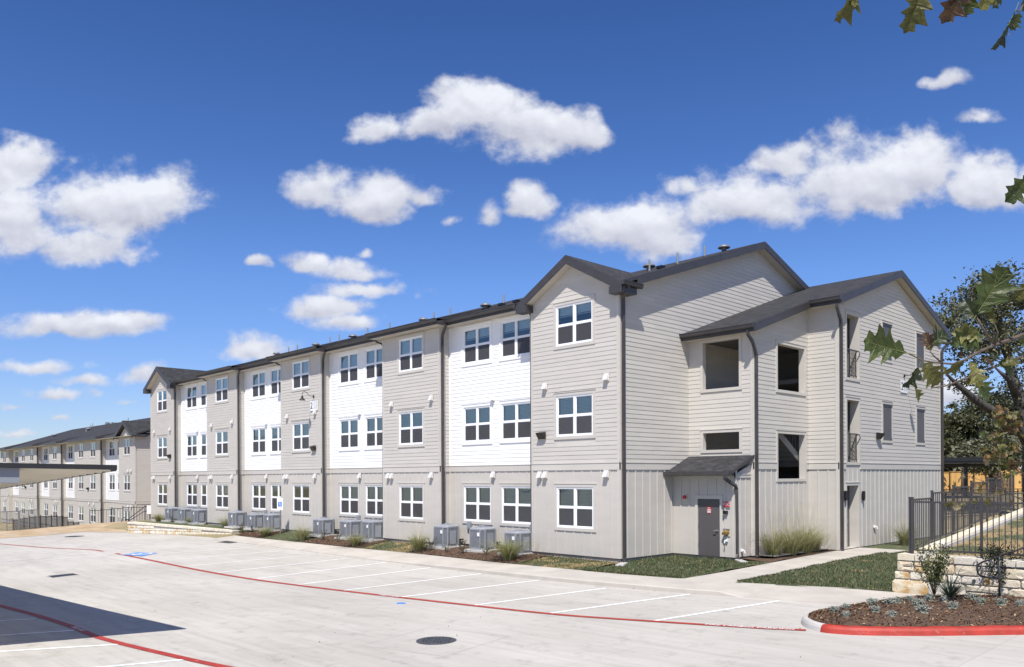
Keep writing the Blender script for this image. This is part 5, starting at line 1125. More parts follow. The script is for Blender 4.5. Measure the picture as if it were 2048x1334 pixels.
# ------------------------------------------------------------------ fences
def picket_fence(name, label, pts, tops, m, spacing=.115, post=.05, group=None, fabric=None, low=.10, cross=True):
    """pts: post feet in world space, tops: post-top height above each foot"""
    p0 = np.array(pts[0]); r = thing(name, label, 'fence', p0, group=group)
    bar = MB(); bar.box(-.009, -.009, 0, .009, .009, 1); BM = bar.mesh('picket', m); pm_ = MB(); pm_.box(-post / 2, -post / 2, -.15, post / 2, post / 2, 1); pm_.box(-post * .6, -post * .6, 1, post * .6, post * .6, 1.02); PM = pm_.mesh('post', m)
    for p, h in zip(pts, tops): o = obj('post', PM, r, np.array(p) - p0); o.scale = (1, 1, h)
    for a, b, h in zip(pts[:-1], pts[1:], tops[:-1]):
        a = np.array(a) - p0; b = np.array(b) - p0; hh = h - .10
        L_ = np.hypot(*(b - a)[:2]); ux = (b - a) / L_; nrm = np.array([-ux[1], ux[0], 0])
        zt = a[2] + hh if cross else None
        for zz, kind in ((low, 0), (hh, 1)):
            q = MB(); w_ = .018
            za, zb_ = a[2] + zz, b[2] + zz
            if kind: za = zb_ = (a[2] + b[2]) / 2 + zz
            q.hexa([tuple(a[:2] - nrm[:2] * w_) + (za - .02,), tuple(b[:2] - nrm[:2] * w_) + (zb_ - .02,), tuple(b[:2] + nrm[:2] * w_) + (zb_ - .02,), tuple(a[:2] + nrm[:2] * w_) + (za - .02,), tuple(a[:2] - nrm[:2] * w_) + (za + .02,), tuple(b[:2] - nrm[:2] * w_) + (zb_ + .02,), tuple(b[:2] + nrm[:2] * w_) + (zb_ + .02,), tuple(a[:2] + nrm[:2] * w_) + (za + .02,)])
            q.build('rail', m, r)
        n = max(1, int(L_ / spacing))
        for k in range(1, n): c_ = a + (b - a) * k / n; zt_ = (a[2] + b[2]) / 2 + hh; o = obj('picket', BM, r, (c_[0], c_[1], c_[2] + low)); o.scale = (1, 1, zt_ - c_[2] - low)
        if fabric: q = MB(); q.quad(tuple(a + (0, 0, low)), tuple(b + (0, 0, low)), tuple(b + (0, 0, hh)), tuple(a + (0, 0, hh))); q.build('mesh_panel', fabric, r)
    return r
PX1 = [(1820, 1104), (1864, 1090), (1907, 1071), (1943, 1056), (1974, 1043), (2001, 1031), (2027, 1020)]
f1 = []
for i, (px, py) in enumerate(PX1):
    y = WLY + .22 + i * 1.86; x = onaxis(px, 1000, 1, y)[0]; f1.append((x, y, WZT - .02 + .066 * max(0, y - WLY - .5)))
tops1 = [zat(p, t) - p[2] for p, t in zip(f1, (996, 983, 972, 963, 955, 947, 940))]
picket_fence('picket_fence', 'dark metal picket fence stepping up the hill behind the limestone wall', f1, tops1, BRONZE, spacing=.155)
f2 = [f1[0] + np.array((.07, -.05, 0))]
for px in (1963, 2085, 2200): x = onaxis(px, 1050, 1, WLY + .17)[0]; f2.append(np.array((x, WLY + .17, WZT)))
picket_fence('picket_fence', 'dark metal picket fence along the front edge of the limestone wall', f2, [tops1[0]] * 4, BRONZE)
# boundary fences up the hill
f3 = [atdepth(px, 1040, 46) for px in np.linspace(1868, 2060, 9)]
f3 = [(p[0], p[1], gh(p[0], p[1]) + .05) for p in f3]
picket_fence('picket_fence', 'far black picket fence in front of the wooden fence', f3, [1.45] * 9, BLACK, spacing=.22)
wf = [atdepth(px, 985, 74 + (px - 1868) * .02) for px in np.linspace(1850, 2140, 13)]; wf = [np.array((p[0], p[1], .95)) for p in wf]
CF = thing('wooden_fence', 'tall honey coloured cedar board fence below the trees', 'fence', wf[0])
bdm = None
for a, b in zip(wf[:-1], wf[1:]):
    L_ = np.hypot(*(b - a)[:2]); rz = math.atan2(b[1] - a[1], b[0] - a[0]); n = max(1, int(L_ / .16)); zt = zat((a + b) / 2, 945 - (proj((a + b) / 2)[0] - 1885) * .05)
    bq = MB(); bq.box(0, 0, 0, L_ / n - .008, .02, 1); BM = bq.mesh('board', WOODF)
    for k in range(n): p = a + (b - a) * k / n; o = obj('board', BM, CF, (p[0] - wf[0][0], p[1] - wf[0][1], -.6), rz); o.scale = (1, 1, zt - .35 + random.uniform(-.02, .02))
    q = MB(); q.box(0, -.05, zt - .95, L_, .06, zt - .91); o = q.build('cap_rail', WOODF, CF); o.location = tuple(a - wf[0]); o.rotation_euler = (0, 0, rz)
    q = MB(); q.box(0, -.05, .4, L_, -.01, .5); o = q.build('rail', WOODF, CF); o.location = tuple(a - wf[0]); o.rotation_euler = (0, 0, rz)
    q = MB(); q.box(-.04, -.12, -.7, .04, -.05, zt - .8); o = q.build('post', BRONZE, CF); o.location = tuple(a - wf[0]); o.rotation_euler = (0, 0, rz)
# dark carport up the hill
P2 = atdepth(1931, 1005, 60.0)
C2 = thing('carport', 'dark flat carport in front of the wooden fence', 'carport', (P2[0], P2[1], P2[2])); rz = math.atan2(RGT[1], RGT[0]); C2.rotation_euler = (0, 0, rz - .15)
hh = zat(P2, 926) - P2[2]
q = MB(); q.box(-7, -2.6, hh - .05, 1.9, 2.6, hh + .1); q.build('deck', BLACK, C2)
q = MB(); q.box(-7.05, -2.65, hh + .1, 1.95, 2.65, hh + .38); q.build('edge_trim', BLACK, C2)
for x in (0, -6): q = MB(); q.box(x - .13, -.13, -.6, x + .13, .13, hh - .05); q.build('column', BLACK, C2)
q = MB(); q.box(-7, -.1, hh - .3, 1.9, .1, hh - .06); q.build('beam', BLACK, C2)
# red kerb and pale strip of the upper drive
kA = [atdepth(px, 1003, 55) for px in np.linspace(1860, 2080, 6)]
q = MB()
for a, b in zip(kA[:-1], kA[1:]): n_ = np.array(FWD) * .25; q.hexa([tuple(a - (0, 0, .25)), tuple(b - (0, 0, .25)), tuple(b + n_ - (0, 0, .25)), tuple(a + n_ - (0, 0, .25)), tuple(a), tuple(b), tuple(b + n_), tuple(a + n_)])
tag(q.build('kerb', REDPAINT), 'red kerb of the upper drive behind the far fence', kind='structure')

# ------------------------------------------------------------------ the far left: bank, fences, rails
mb = MB(); xs = np.linspace(-55, -43.5, 18); ys = np.linspace(-16, 9, 34)
def bankz(x, y): return zl(x, y) + .02 + .22 * sm(-44, -47, x) * sm(-8, 0, y) - (1.55 + zl(x, y) * 0) * sm(-48.5, -54, x) + .04 * math.sin(x * 1.9 + y) * math.sin(y * 1.3)
LEF = [(p[0], p[1]) for p in LE]
def lex(y): ys_ = sorted((p[1], p[0]) for p in LEF); return float(np.interp(y, [a for a, b in ys_], [b for a, b in ys_]))
for i in range(18):
    for y in ys: x1 = lex(y); x = -55 + (x1 + 55) * i / 17; mb.v.append((x, y, bankz(x, y) if i < 17 else zl(x, y) + .012))
for i in range(17):
    for j in range(33): mb.f.append((i * 34 + j, (i + 1) * 34 + j, (i + 1) * 34 + j + 1, i * 34 + j + 1)); mb.m.append(0)
tag(mb.build('dirt_bank', DIRT, smooth=True), 'bare dirt bank falling away beyond the parking lot', kind='structure')
fx = -50.0
fl = []
for px in (180, 202, 224, 246, 268, 290, 312): p = onaxis(px, 1050, 0, fx); fl.append((fx, p[1], bankz(fx, p[1]) - .02))
picket_fence('picket_fence', 'dark picket fence at the top of the dirt bank beside the low stone wall', fl, [zat(p, t) - p[2] for p, t in zip(fl, (1019, 1017, 1015, 1013, 1012, 1011, 1010))], BLACK, spacing=.17)
fl = []; ft = []
for k, px in enumerate(np.linspace(26, 158, 13)): p = onaxis(px, 1060, 0, -53.0); fl.append((-53.0, p[1], zat((-53.0, p[1]), 1068 - k * .6))); ft.append(zat((-53.0, p[1]), 1037 - 7 * math.sin(k / 12 * 3.1) + (k > 9) * 8) - fl[-1][2])
picket_fence('picket_fence', 'dark mesh covered fence stepping down the dirt bank', fl, ft, BLACK, spacing=.6, fabric=FABRIC)
def chain_panel(pxa, pxb, xx, pt, pb, label):
    a = onaxis(pxa, 1060, 0, xx); b = onaxis(pxb, 1060, 0, xx); za, zb_ = zat(a, pb), zat(b, pb); ta_, tb_ = zat(a, pt[0]), zat(b, pt[1])
    r = thing('construction_fence', label, 'fence', (xx, a[1], za), group='temporary fence panels'); W = b[1] - a[1]
    for y in (0, W / 2, W): q = MB(); q.tube([(0, y, -.05), (0, y, (ta_ - za) + (tb_ - ta_) * y / W)], .03, 6); q.build('post', GALV, r)
    for k in (0.06, 1): q = MB(); q.tube([(0, 0, (ta_ - za) * k), (0, W, (tb_ - za) * k)], .025, 6); q.build('rail', GALV, r)
    q = MB(); q.quad((0, 0, .1), (0, W, .1), (0, W, tb_ - za), (0, 0, ta_ - za)); q.build('wire_mesh', CHAINLINK, r)
    for y in (0, W): q = MB(); q.box(-.35, y - .04, -.08, .35, y + .04, -.04); q.build('foot', GALV, r)
chain_panel(-10, 37, -47.6, (1024, 1022), 1073, 'galvanised temporary fence panel beside the first panel at the lot edge')
chain_panel(39, 76, -47.5, (1021.5, 1019), 1069.5, 'galvanised temporary fence panel at the top of the dirt bank')
def rail_obj(name, label, paths, r=.024, m=None):
    P0 = np.array(paths[0][0]); t = thing(name, label, 'handrail', P0)
    for p in paths: q = MB(); q.tube([tuple(np.array(a) - P0) for a in p], r, 8); q.build('rail_pipe', m or BRONZE, t, True)
    return t
Q = lambda px, py, x=-47.5: tuple(onaxis(px, py, 0, x))
rail_obj('handrail', 'dark stair handrail running up past the end of the low stone wall', [[Q(243, 1066), Q(243, 1044), Q(244, 1038), Q(248, 1034.5), Q(252, 1036), Q(254, 1040), Q(290, 1013), Q(303, 1012)], [Q(256, 1043), Q(288, 1023), Q(303, 1020)], [Q(290, 1013), Q(290, 1040)], [Q(300, 1012), Q(300, 1038)]], .03)
# accessible parking sign
P_ = G(561, 1076, .1); ZT = zat(P_, 996); Sg = thing('parking_sign', 'accessible parking sign on a galvanised post by the turf', 'sign', P_)
q = MB(); q.tube([(0, 0, -.1), (0, 0, ZT - P_[2])], .03, 6); q.build('post', GALV, Sg)
h_ = ZT - P_[2]; q = MB(); q.box(-.16, -.045, h_ - .62, .16, -.035, h_ + .0); pl = q.build('sign_plate', SIGNW, Sg); pl.rotation_euler = (0, 0, R(38))
q = MB(); q.box(-.10, -.049, h_ - .44, .10, -.0455, h_ - .2); q.build('blue_symbol_panel', SIGNBLUE, pl)
q = MB(); q.box(-.02, -.052, h_ - .33, .02, -.0495, h_ - .24); q.box(-.02, -.052, h_ - .38, .05, -.0495, h_ - .35); q.build('wheelchair_figure', SIGNW, pl)
P_ = onaxis(299, 1055, 0, -45.5); Sg = thing('parking_sign', 'plain white sign on a short post above the low stone wall end', 'sign', (P_[0], P_[1], zat(P_, 1045)))
zt_ = zat(P_, 1011) - zat(P_, 1045); q = MB(); q.tube([(0, 0, -.3), (0, 0, zt_)], .03, 6); q.build('post', GALV, Sg); q = MB(); q.box(-.16, -.045, zt_ - .62, .16, -.035, zt_); pl = q.build('sign_plate', SIGNW, Sg); pl.rotation_euler = (0, 0, R(45))

# ------------------------------------------------------------------ covers and grates in the paving
def cover(px, py, r, label, m, ring=True):
    c = G(px, py); o = thing('manhole_cover', label, 'manhole cover', (c[0], c[1], c[2]))
    q = MB(); q.lathe((0, 0, 0), [(r * 1.0, -.03), (r * 1.0, .010), (r * .97, .016)], 28); q.build('lid', m, o)
    q = MB()
    for k in range(-6, 7):
        for j in range(-6, 7):
            x, y = k * r * .14, j * r * .14
            if x * x + y * y < (r * .88) ** 2 and (k + j) % 2: q.box(x - r * .05, y - r * .05, .015, x + r * .05, y + r * .05, .022)
    q.build('tread_pattern', m, o)
    q = MB(); q.lathe((0, 0, 0), [(r * 1.12, -.03), (r * 1.12, .008), (r * 1.005, .0085)], 28); q.build('frame', CASTIRON if ring else CURBC, o)
cover(873, 1281.5, .345, 'large dark round manhole cover in the open concrete', CASTIRON)
cover(802, 1207.5, .12, 'small blue valve cover near the long red stripe', BLUEPAINT, False)
cover(150, 1073, .5, 'far dark manhole cover near the edge of the dirt bank', CASTIRON)
def grate(c4, label):
    P = [G(*p) for p in c4]; c = sum(P) / 4; o = thing('drain_grate', label, 'drain grate', c)
    L4 = [p - c for p in P]; q = MB(); q.quad(*[tuple(p + (0, 0, .007)) for p in L4]); q.build('frame', CURBC, o)
    q = MB(); ins = [p * .9 for p in L4]; q.quad(*[tuple(p + (0, 0, .011)) for p in ins]); q.build('pit_shade', BLACK, o)  # flat black sheet above the paving, painted as the shade under the bars
    for k in range(13):
        t0, t1 = (k + .15) / 13, (k + .55) / 13; a0 = ins[0] + (ins[1] - ins[0]) * t0; a1 = ins[0] + (ins[1] - ins[0]) * t1; b0 = ins[3] + (ins[2] - ins[3]) * t0; b1 = ins[3] + (ins[2] - ins[3]) * t1
        q = MB(); z = np.array((0, 0, .016)); q.quad(tuple(a0 + z), tuple(a1 + z), tuple(b1 + z), tuple(b0 + z)); q.build('bar', CASTIRON, o)
grate([(92, 1152.5), (148, 1146.8), (160, 1149.3), (102, 1156)], 'long dark drain grate in the open concrete')
grate([(432, 1084.5), (452, 1082), (480, 1085), (458, 1087)], 'dark square drain grate near the end of the low stone wall')

# ------------------------------------------------------------------ right-hand planting island
ISL = [(9.02, -4.85)] + [tuple(G(*p)[:2]) for p in ((1603, 1243), (1609, 1254), (1640, 1264), (1680, 1268.5), (1730, 1271), (1850, 1272), (2024, 1270))]
dx_ = np.array(ISL[-1]) - np.array(ISL[-2]); ISL += [tuple(np.array(ISL[-1]) + dx_ * 1.5), tuple(np.array(ISL[-1]) + dx_ * 4)]
ISL = [tuple(p) for p in smooth_px(ISL, 6)]
cum = [0]
for a, b in zip(ISL[:-1], ISL[1:]): cum.append(cum[-1] + math.dist(a, b))
def kerb(name, i0, i1, m, label, ramp=0):
    prof = [(0, -.1), (0, .0), (.02, .08), (.05, .125), (.09, .14), (.17, .145), (.17, -.1)]; rings = []
    for i in range(i0, i1):
        a, b = np.array(ISL[max(i - 1, 0)]), np.array(ISL[min(i + 1, len(ISL) - 1)]); t = (b - a) / np.linalg.norm(b - a); n = np.array([-t[1], t[0]])
        f = 1 if not ramp else sm(-.01, ramp, cum[i] - cum[0]); f = max(f, .05)
        rings.append([(ISL[i][0] + n[0] * u, ISL[i][1] + n[1] * u, zl(*ISL[i]) + .002 + (h * f if h > 0 else h)) for u, h in prof])
    q = MB()
    for a, b in zip(rings[:-1], rings[1:]):
        for k in range(len(prof) - 1): q.quad(a[k], a[k + 1], b[k + 1], b[k])
    return tag(q.build(name, m, smooth=False), label, kind='structure')
iR = min(range(len(ISL)), key=lambda i: abs(proj((*ISL[i], -.2))[0] - 1642) + (100 if i < 6 else 0))
kerb('kerb', 0, iR + 1, CURBC, 'bare concrete nose of the planting island kerb', .5); kerb('kerb', iR, len(ISL), REDPAINT, 'red painted kerb of the planting island')
BK = [tuple(G(px, py, .12)[:2]) for px, py in ((1628, 1230), (1663, 1223), (1727, 1210), (1800, 1200), (1856, 1192.5), (1961, 1191.5), (2024, 1186))]; BK += [(12.6, -.9), (19, -.9)]
def bed_z(x, y): return zl(x, y) + .135
BEDP = []
def bed():
    mb = MB(); n, m_ = 44, 12; fr = []
    for t in np.linspace(0, 1, n):
        s_ = cum[2] + (cum[-1] - cum[2]) * t ** 1.2; i = min(len(cum) - 2, max(0, int(np.searchsorted(cum, s_)) - 1)); u = (s_ - cum[i]) / (cum[i + 1] - cum[i]); a, b = np.array(ISL[i]), np.array(ISL[i + 1]); tt = (b - a) / np.linalg.norm(b - a); fr.append(a + (b - a) * u + np.array([-tt[1], tt[0]]) * .14)
    bc = [0]
    for a, b in zip(BK[:-1], BK[1:]): bc.append(bc[-1] + math.dist(a, b))
    for k, t in enumerate(np.linspace(0, 1, n)):
        s_ = bc[-1] * t ** 1.1; p = np.array([np.interp(s_, bc, [q[0] for q in BK]), np.interp(s_, bc, [q[1] for q in BK])])
        for u in np.linspace(0, 1, m_):
            q = fr[k] * (1 - u) + p * u; hgt = bed_z(*q) + .13 * math.sin(math.pi * u) * min(1, t * 4) + random.uniform(0, .02); mb.v.append((q[0], q[1], hgt)); BEDP.append((q[0], q[1], hgt))
    for i in range(n - 1):
        for j in range(m_ - 1): mb.f.append((i * m_ + j, (i + 1) * m_ + j, (i + 1) * m_ + j + 1, i * m_ + j + 1)); mb.m.append(0)
    tag(mb.build('mulch_bed', MULCH, smooth=True), 'mulched planting island behind the red kerb', kind='structure')
bed(); BEDA = np.array(BEDP)
def bedh(x, y): i = np.argsort((BEDA[:, 0] - x) ** 2 + (BEDA[:, 1] - y) ** 2)[:3]; return float(BEDA[i, 2].mean())
def on_bed(px, py):
    z = .0
    for _ in range(30): d = ray(px, py); p = CAM + d * ((z - CAM[2]) / d[2]); z = .5 * z + .5 * bedh(p[0], p[1])
    return np.array((p[0], p[1], bedh(p[0], p[1])))

# ------------------------------------------------------------------ plants
def quads_mesh(name, c, u, v, mats, mi):
    """many small leaf quads: centres c, half axes u and v (numpy n x 3)"""
    n = len(c); V = np.stack([c - u, c - v * .55, c + u, c + v * .55], 1).reshape(-1, 3)
    me = bpy.data.meshes.new(name); me.vertices.add(4 * n); me.vertices.foreach_set('co', V.astype(np.float32).ravel()); me.loops.add(4 * n); me.loops.foreach_set('vertex_index', np.arange(4 * n, dtype=np.int32))
    me.polygons.add(n); me.polygons.foreach_set('loop_start', np.arange(0, 4 * n, 4, dtype=np.int32)); me.polygons.foreach_set('loop_total', np.full(n, 4, np.int32))
    for m in mats: me.materials.append(m)
    me.polygons.foreach_set('material_index', np.asarray(mi, np.int32)); me.update(); me.validate(); return me
def rand_dirs(n, up=0.0):
    d = RNG.normal(size=(n, 3)); d[:, 2] += up; return d / np.linalg.norm(d, axis=1)[:, None]
def leaf_quads(name, c, size, mats, wts, flat=.3):
    n = len(c); nrm = rand_dirs(n, flat * 3); a = rand_dirs(n); u = np.cross(nrm, a); u /= np.linalg.norm(u, axis=1)[:, None] + 1e-9; v = np.cross(nrm, u); s_ = size * RNG.uniform(.6, 1.35, n)[:, None]
    return quads_mesh(name, c, u * s_, v * s_, mats, RNG.choice(len(mats), n, p=wts))
def crown_points(blobs, n, clump=.55, k=90):
    """leaf positions gathered in twig clumps spread through the volume of the blobs"""
    vol = np.array([b[1][0] * b[1][1] * b[1][2] for b in blobs]); w = vol / vol.sum(); out = []
    for (c, r), wi in zip(blobs, w):
        m_ = max(6, int(n * wi / k)); d = rand_dirs(m_); rad = RNG.uniform(.35, 1.0, m_) ** .45; cc = np.array(c) + d * rad[:, None] * np.array(r) * RNG.uniform(.82, 1.12, (m_, 1))
        for q in cc: out.append(q + RNG.normal(size=(k, 3)) * np.array((clump, clump, clump * .55)) * RNG.uniform(.6, 1.3))
    return np.concatenate(out)
def tree(name, label, foot, limbs, blobs, n, size, mats, wts, clump=.55, group=None, k=90):
    f = np.array(foot, float); t = thing(name, label, 'tree', f, group=group)
    q = MB()
    for path, rad in limbs: q.tube([tuple(np.array(p) - f) for p in path], rad, 8)
    q.build('trunk', BARK, t, True)
    pts = crown_points(blobs, n, clump, k) - f
    obj('crown', leaf_quads('crown', pts, size, mats, wts), t)
    return t
def DP(px, py, D): return atdepth(px, py, D)
# big live oak beyond the wing
fo = DP(2068, 985, 45); fo[2] = gh(fo[0], fo[1]) - .1
limb = lambda pts, D: [tuple(DP(x, y, D + dd)) for x, y, dd in pts]
L1 = limb([(2062, 900, 0), (2030, 838, 0), (1990, 825, -.3), (1965, 810, -.5), (1945, 795, -.7), (1925, 778, -1), (1905, 760, -1.2), (1893, 748, -1.4), (1888, 735, -1.5)], 45)
L2 = limb([(2066, 960, 0), (2062, 900, 0), (2040, 800, .5), (2022, 745, .6), (2012, 690, .8), (2000, 640, 1), (1975, 600, 1.2), (1960, 570, 1.4)], 45)
L3 = limb([(2012, 690, .8), (1985, 680, 0), (1950, 690, -.5), (1920, 665, -1), (1895, 640, -1)], 45)
L4 = limb([(2022, 745, .6), (2032, 790, .2), (2018, 760, -1), (1990, 735, -1.5)], 45)
blob = lambda px, py, D, rx, ry, rz_b: (tuple(DP(px, py, D)), (rx, ry, rz_b))
tree('live_oak', 'large live oak with dark crooked limbs behind the gable wing', fo, [([tuple(fo)] + L2[1:], [.55, .40, .33, .26, .2, .14, .08, .04]), (L1, [.30, .27, .24, .22, .19, .15, .1, .06, .03]), (L3, [.2, .16, .12, .08, .03]), (L4, [.3, .25, .14, .04])],
     [blob(1990, 590, 45.5, 2.6, 2.6, 1.3), blob(1930, 620, 45, 1.5, 1.7, 1.0), blob(2040, 640, 46, 2.6, 2.8, 1.6), blob(1960, 680, 44.5, 2.0, 2.2, 1.0), blob(1900, 670, 44, 1.0, 1.2, .7), blob(2020, 720, 45, 2.2, 2.4, 1.1), blob(1955, 640, 46, 1.5, 1.5, .7), blob(2060, 560, 46, 2.2, 2.2, 1.5), blob(1925, 760, 47, .9, 1.0, .4), blob(1890, 640, 44, .6, .6, .4), blob(2035, 800, 46.5, 2.0, 2.2, 1.1)], 15000, .10, LIVE, (.45, .33, .22), .34, k=70)
TR = [((1905, 985), 82, [(1902, 880, 3.0, 2.8, 2.8), (1895, 915, 2.8, 2.6, 1.8), (1915, 860, 2.0, 2, 1.4)], YELL, (.45, .2, .35), 'yellowing elm close behind the gable wing'),
      ((1965, 985), 78, [(1955, 850, 3.8, 3.6, 2.6), (1945, 900, 3.6, 3.2, 2.2), (1975, 820, 2.8, 2.8, 2.2), (1930, 930, 2.6, 2, 1.2)], LIVE, (.5, .38, .12), 'dense dark green oak behind the wooden fence'),
      ((2030, 985), 80, [(2030, 830, 4.2, 4.0, 3.2), (2015, 890, 3.6, 3.4, 2.6), (2060, 870, 4, 4, 3)], LIVE, (.4, .45, .15), 'dark oak mostly hidden behind the crooked live oak'),
      ((1985, 975), 70, [(1985, 905, 2.6, 2.2, 1.5), (1965, 920, 2.0, 2, .9)], LIVE, (.15, .1, .75), 'grey-leaved low tree in front of the dark oak'),
      ((1880, 985), 95, [(1870, 880, 4, 4, 3), (1850, 900, 4, 4, 3)], LIVE, (.5, .3, .2), 'oak hidden mostly by the gable wing')]
for (fx_, fy_), D, bl, mats, wts, lab in TR:
    ft_ = DP(fx_, fy_, D); ft_[2] = .6; top_ = DP(bl[0][0], bl[0][1], D)
    tree('oak_tree', lab, ft_, [([tuple(ft_), tuple((ft_ * .6 + top_ * .4)), tuple(top_)], [.3, .22, .1])] + [([tuple(ft_ * .6 + top_ * .4), tuple(DP(b[0], b[1], D))], [.16, .05]) for b in bl[1:]], [(tuple(DP(b[0], b[1], D)), (b[2], b[3], b[4])) for b in bl], 9000, .17, mats, wts, .5, 'trees beyond the wooden fence', k=80)

# grass clumps
def clump_mesh(name, h, w, n, mats, wts, droop=1.0, plume=0):
    q = MB(); r = random.Random(hash(name) % 999 + n)
    for i in range(n):
        a = r.uniform(0, 2 * math.pi); b0 = r.uniform(0, .12) * w; l = h * r.uniform(.55, 1.1); sp = w * r.uniform(.15, .62) * droop; pl = plume and i < plume
        if pl: l = h * r.uniform(1.2, 1.6); sp = w * r.uniform(.1, .45)
        ca, sa = math.cos(a), math.sin(a); wd = (.006 if not pl else .004); mi = r.choices(range(len(mats)), wts)[0] if not pl else len(mats) - 1; pts = []
        for k in range(5):
            t = k / 4; rad = b0 + sp * t ** 1.7; z = l * (t - (.28 * droop) * t ** 3); z = z if not pl else l * t * .92; pts.append((rad * ca, rad * sa, z))
        for k in range(4):
            w0 = wd * (1 - k / 4.6); w1 = wd * (1 - (k + 1) / 4.6); p, s_ = pts[k], pts[k + 1]; q.quad((p[0] - sa * w0, p[1] + ca * w0, p[2]), (p[0] + sa * w0, p[1] - ca * w0, p[2]), (s_[0] + sa * w1, s_[1] - ca * w1, s_[2]), (s_[0] - sa * w1, s_[1] + ca * w1, s_[2]), mi)
    return q.mesh(name, mats)
CL = [clump_mesh('grass_clump_a', .80, 1.25, 420, MUHLY, (.42, .40, .18), 1.25, 30), clump_mesh('grass_clump_b', .74, 1.35, 460, MUHLY, (.47, .41, .12), 1.4, 14), clump_mesh('grass_clump_c', 1.05, 1.7, 460, MUHLY, (.42, .36, .22), 1.35, 60)]
def gplace(px, py, z=-.2):
    for _ in range(12): d = ray(px, py); p = CAM + d * ((z - CAM[2]) / d[2]); z = .5 * z + .5 * (strip_z(p[0], p[1]) if p[0] < 0 else -.06)
    return np.array((p[0], p[1], z))
CLS = [(836, 1103, 0, 1.0, 'seed-headed muhly grass clump at the foot of the second bay'), (1018, 1121, 1, 1.12, 'yellow-green muhly grass clump partly hiding a condenser by the gabled bay'), (711, 1093, 1, .85, 'muhly grass clump in front of the condensers by the second bay'), (604, 1082, 0, .95, 'muhly grass clump under the bay with the address plate'), (531, 1073, 1, .8, 'muhly grass clump beside the accessible parking sign'), (453, 1058, 0, .95, 'muhly grass clump under the fourth bay'), (384, 1051, 1, .8, 'muhly grass clump above the low stone wall by the far condensers'), (317, 1044, 0, .8, 'muhly grass clump by the far gabled bay'), (335, 1045, 1, .6, 'small muhly grass clump beside the last condenser')]
for px, py, k, s_, lab in CLS:
    p = gplace(px, py); o = obj('grass_clump', CL[k], None, p, rb.uniform(0, 6)); s_ *= 1.22; o.scale = (s_, s_, s_ * 1.1); tag(o, lab, 'grass clump', 'ornamental grasses')
for x, y, s_, lab in ((3.05, 4.45, 1.0, 'muhly grass clump at the tower corner downspout'), (3.15, 5.4, 1.05, 'second muhly grass clump along the tower wall from the corner downspout'), (3.2, 6.4, 1.1, 'third muhly grass clump along the tower wall from the corner downspout'), (3.15, 7.2, .85, 'muhly grass clump nearest the inner corner of the wing'), (4.55, 11.9, .95, 'lone muhly grass clump below the flood light of the wing')):
    o = obj('grass_clump', CL[2], None, (x, y, -.05), rb.uniform(0, 6)); o.scale = (s_, s_, s_ * 1.3); tag(o, lab, 'grass clump', 'ornamental grasses')
# twiggy little roses in the beds
def twig_mesh(name, h, n, seed, leaves=60, lm=SHRUB, lw=(.6, .4, 0), ls=.022, dome=0):
    r = random.Random(seed); q = MB(); tips = []
    if dome: q.lathe((0, 0, -.02), [(dome, 0), (dome * .9, dome * .35), (dome * .55, dome * .6), (.005, dome * .72)], 10, 1)
    for i in range(n):
        a = r.uniform(0, 6.28); sp = r.uniform(.1, .5) * h; l = h * r.uniform(.6, 1.1); p = [(0, 0, 0), (sp * .3 * math.cos(a), sp * .3 * math.sin(a), l * .4), (sp * .7 * math.cos(a + .2), sp * .7 * math.sin(a + .2), l * .75), (sp * math.cos(a), sp * math.sin(a), l)]
        q.tube(p, [.008, .006, .004, .002], 3, 3); tips += [(np.array(p[k]) * (1 - t) + np.array(p[k + 1]) * t) for k in (1, 2) for t in (0.1, .3, .5, .7, .9)]
    for i in range(leaves):
        c = tips[r.randrange(len(tips))] + np.array([r.gauss(0, .03) for _ in range(3)]); u = np.array([r.gauss(0, 1) for _ in range(3)]); u /= np.linalg.norm(u); v = np.cross(u, [r.gauss(0, 1) for _ in range(3)]); v /= np.linalg.norm(v) + 1e-6
        q.quad(tuple(c - u * ls), tuple(c - v * ls * .6), tuple(c + u * ls), tuple(c + v * ls * .6), r.choices((0, 1, 2), lw)[0])
    return q.mesh(name, list(lm) + [TWIG])
RO = [twig_mesh('rose_a', .55, 14, 1, 150), twig_mesh('rose_b', .5, 12, 2, 110)]
ROP = [(861, 1103, 'beside the wide downspout near the gabled corner bay'), (893, 1107, 'before the first condenser near the gabled corner bay'), (926, 1109, 'between two condensers near the gabled corner bay'), (972, 1112, 'before the middle condenser near the gabled corner bay'), (646, 1082, 'before the first condenser by the plate-lamp bay'), (676, 1085, 'between two condensers by the plate-lamp bay'), (485, 1065, 'before the condensers by the accessible sign'), (505, 1066, 'among the condensers by the accessible sign'), (345, 1048, 'before the far condensers'), (362, 1049, 'beside the far condensers')]
for i, (px, py, lab) in enumerate(ROP): p = gplace(px, py); o = obj('rose_shrub', RO[i % 2], None, p, i * 1.3); tag(o, 'small twiggy dark shrub ' + lab, 'shrub', 'small shrubs in the front beds')
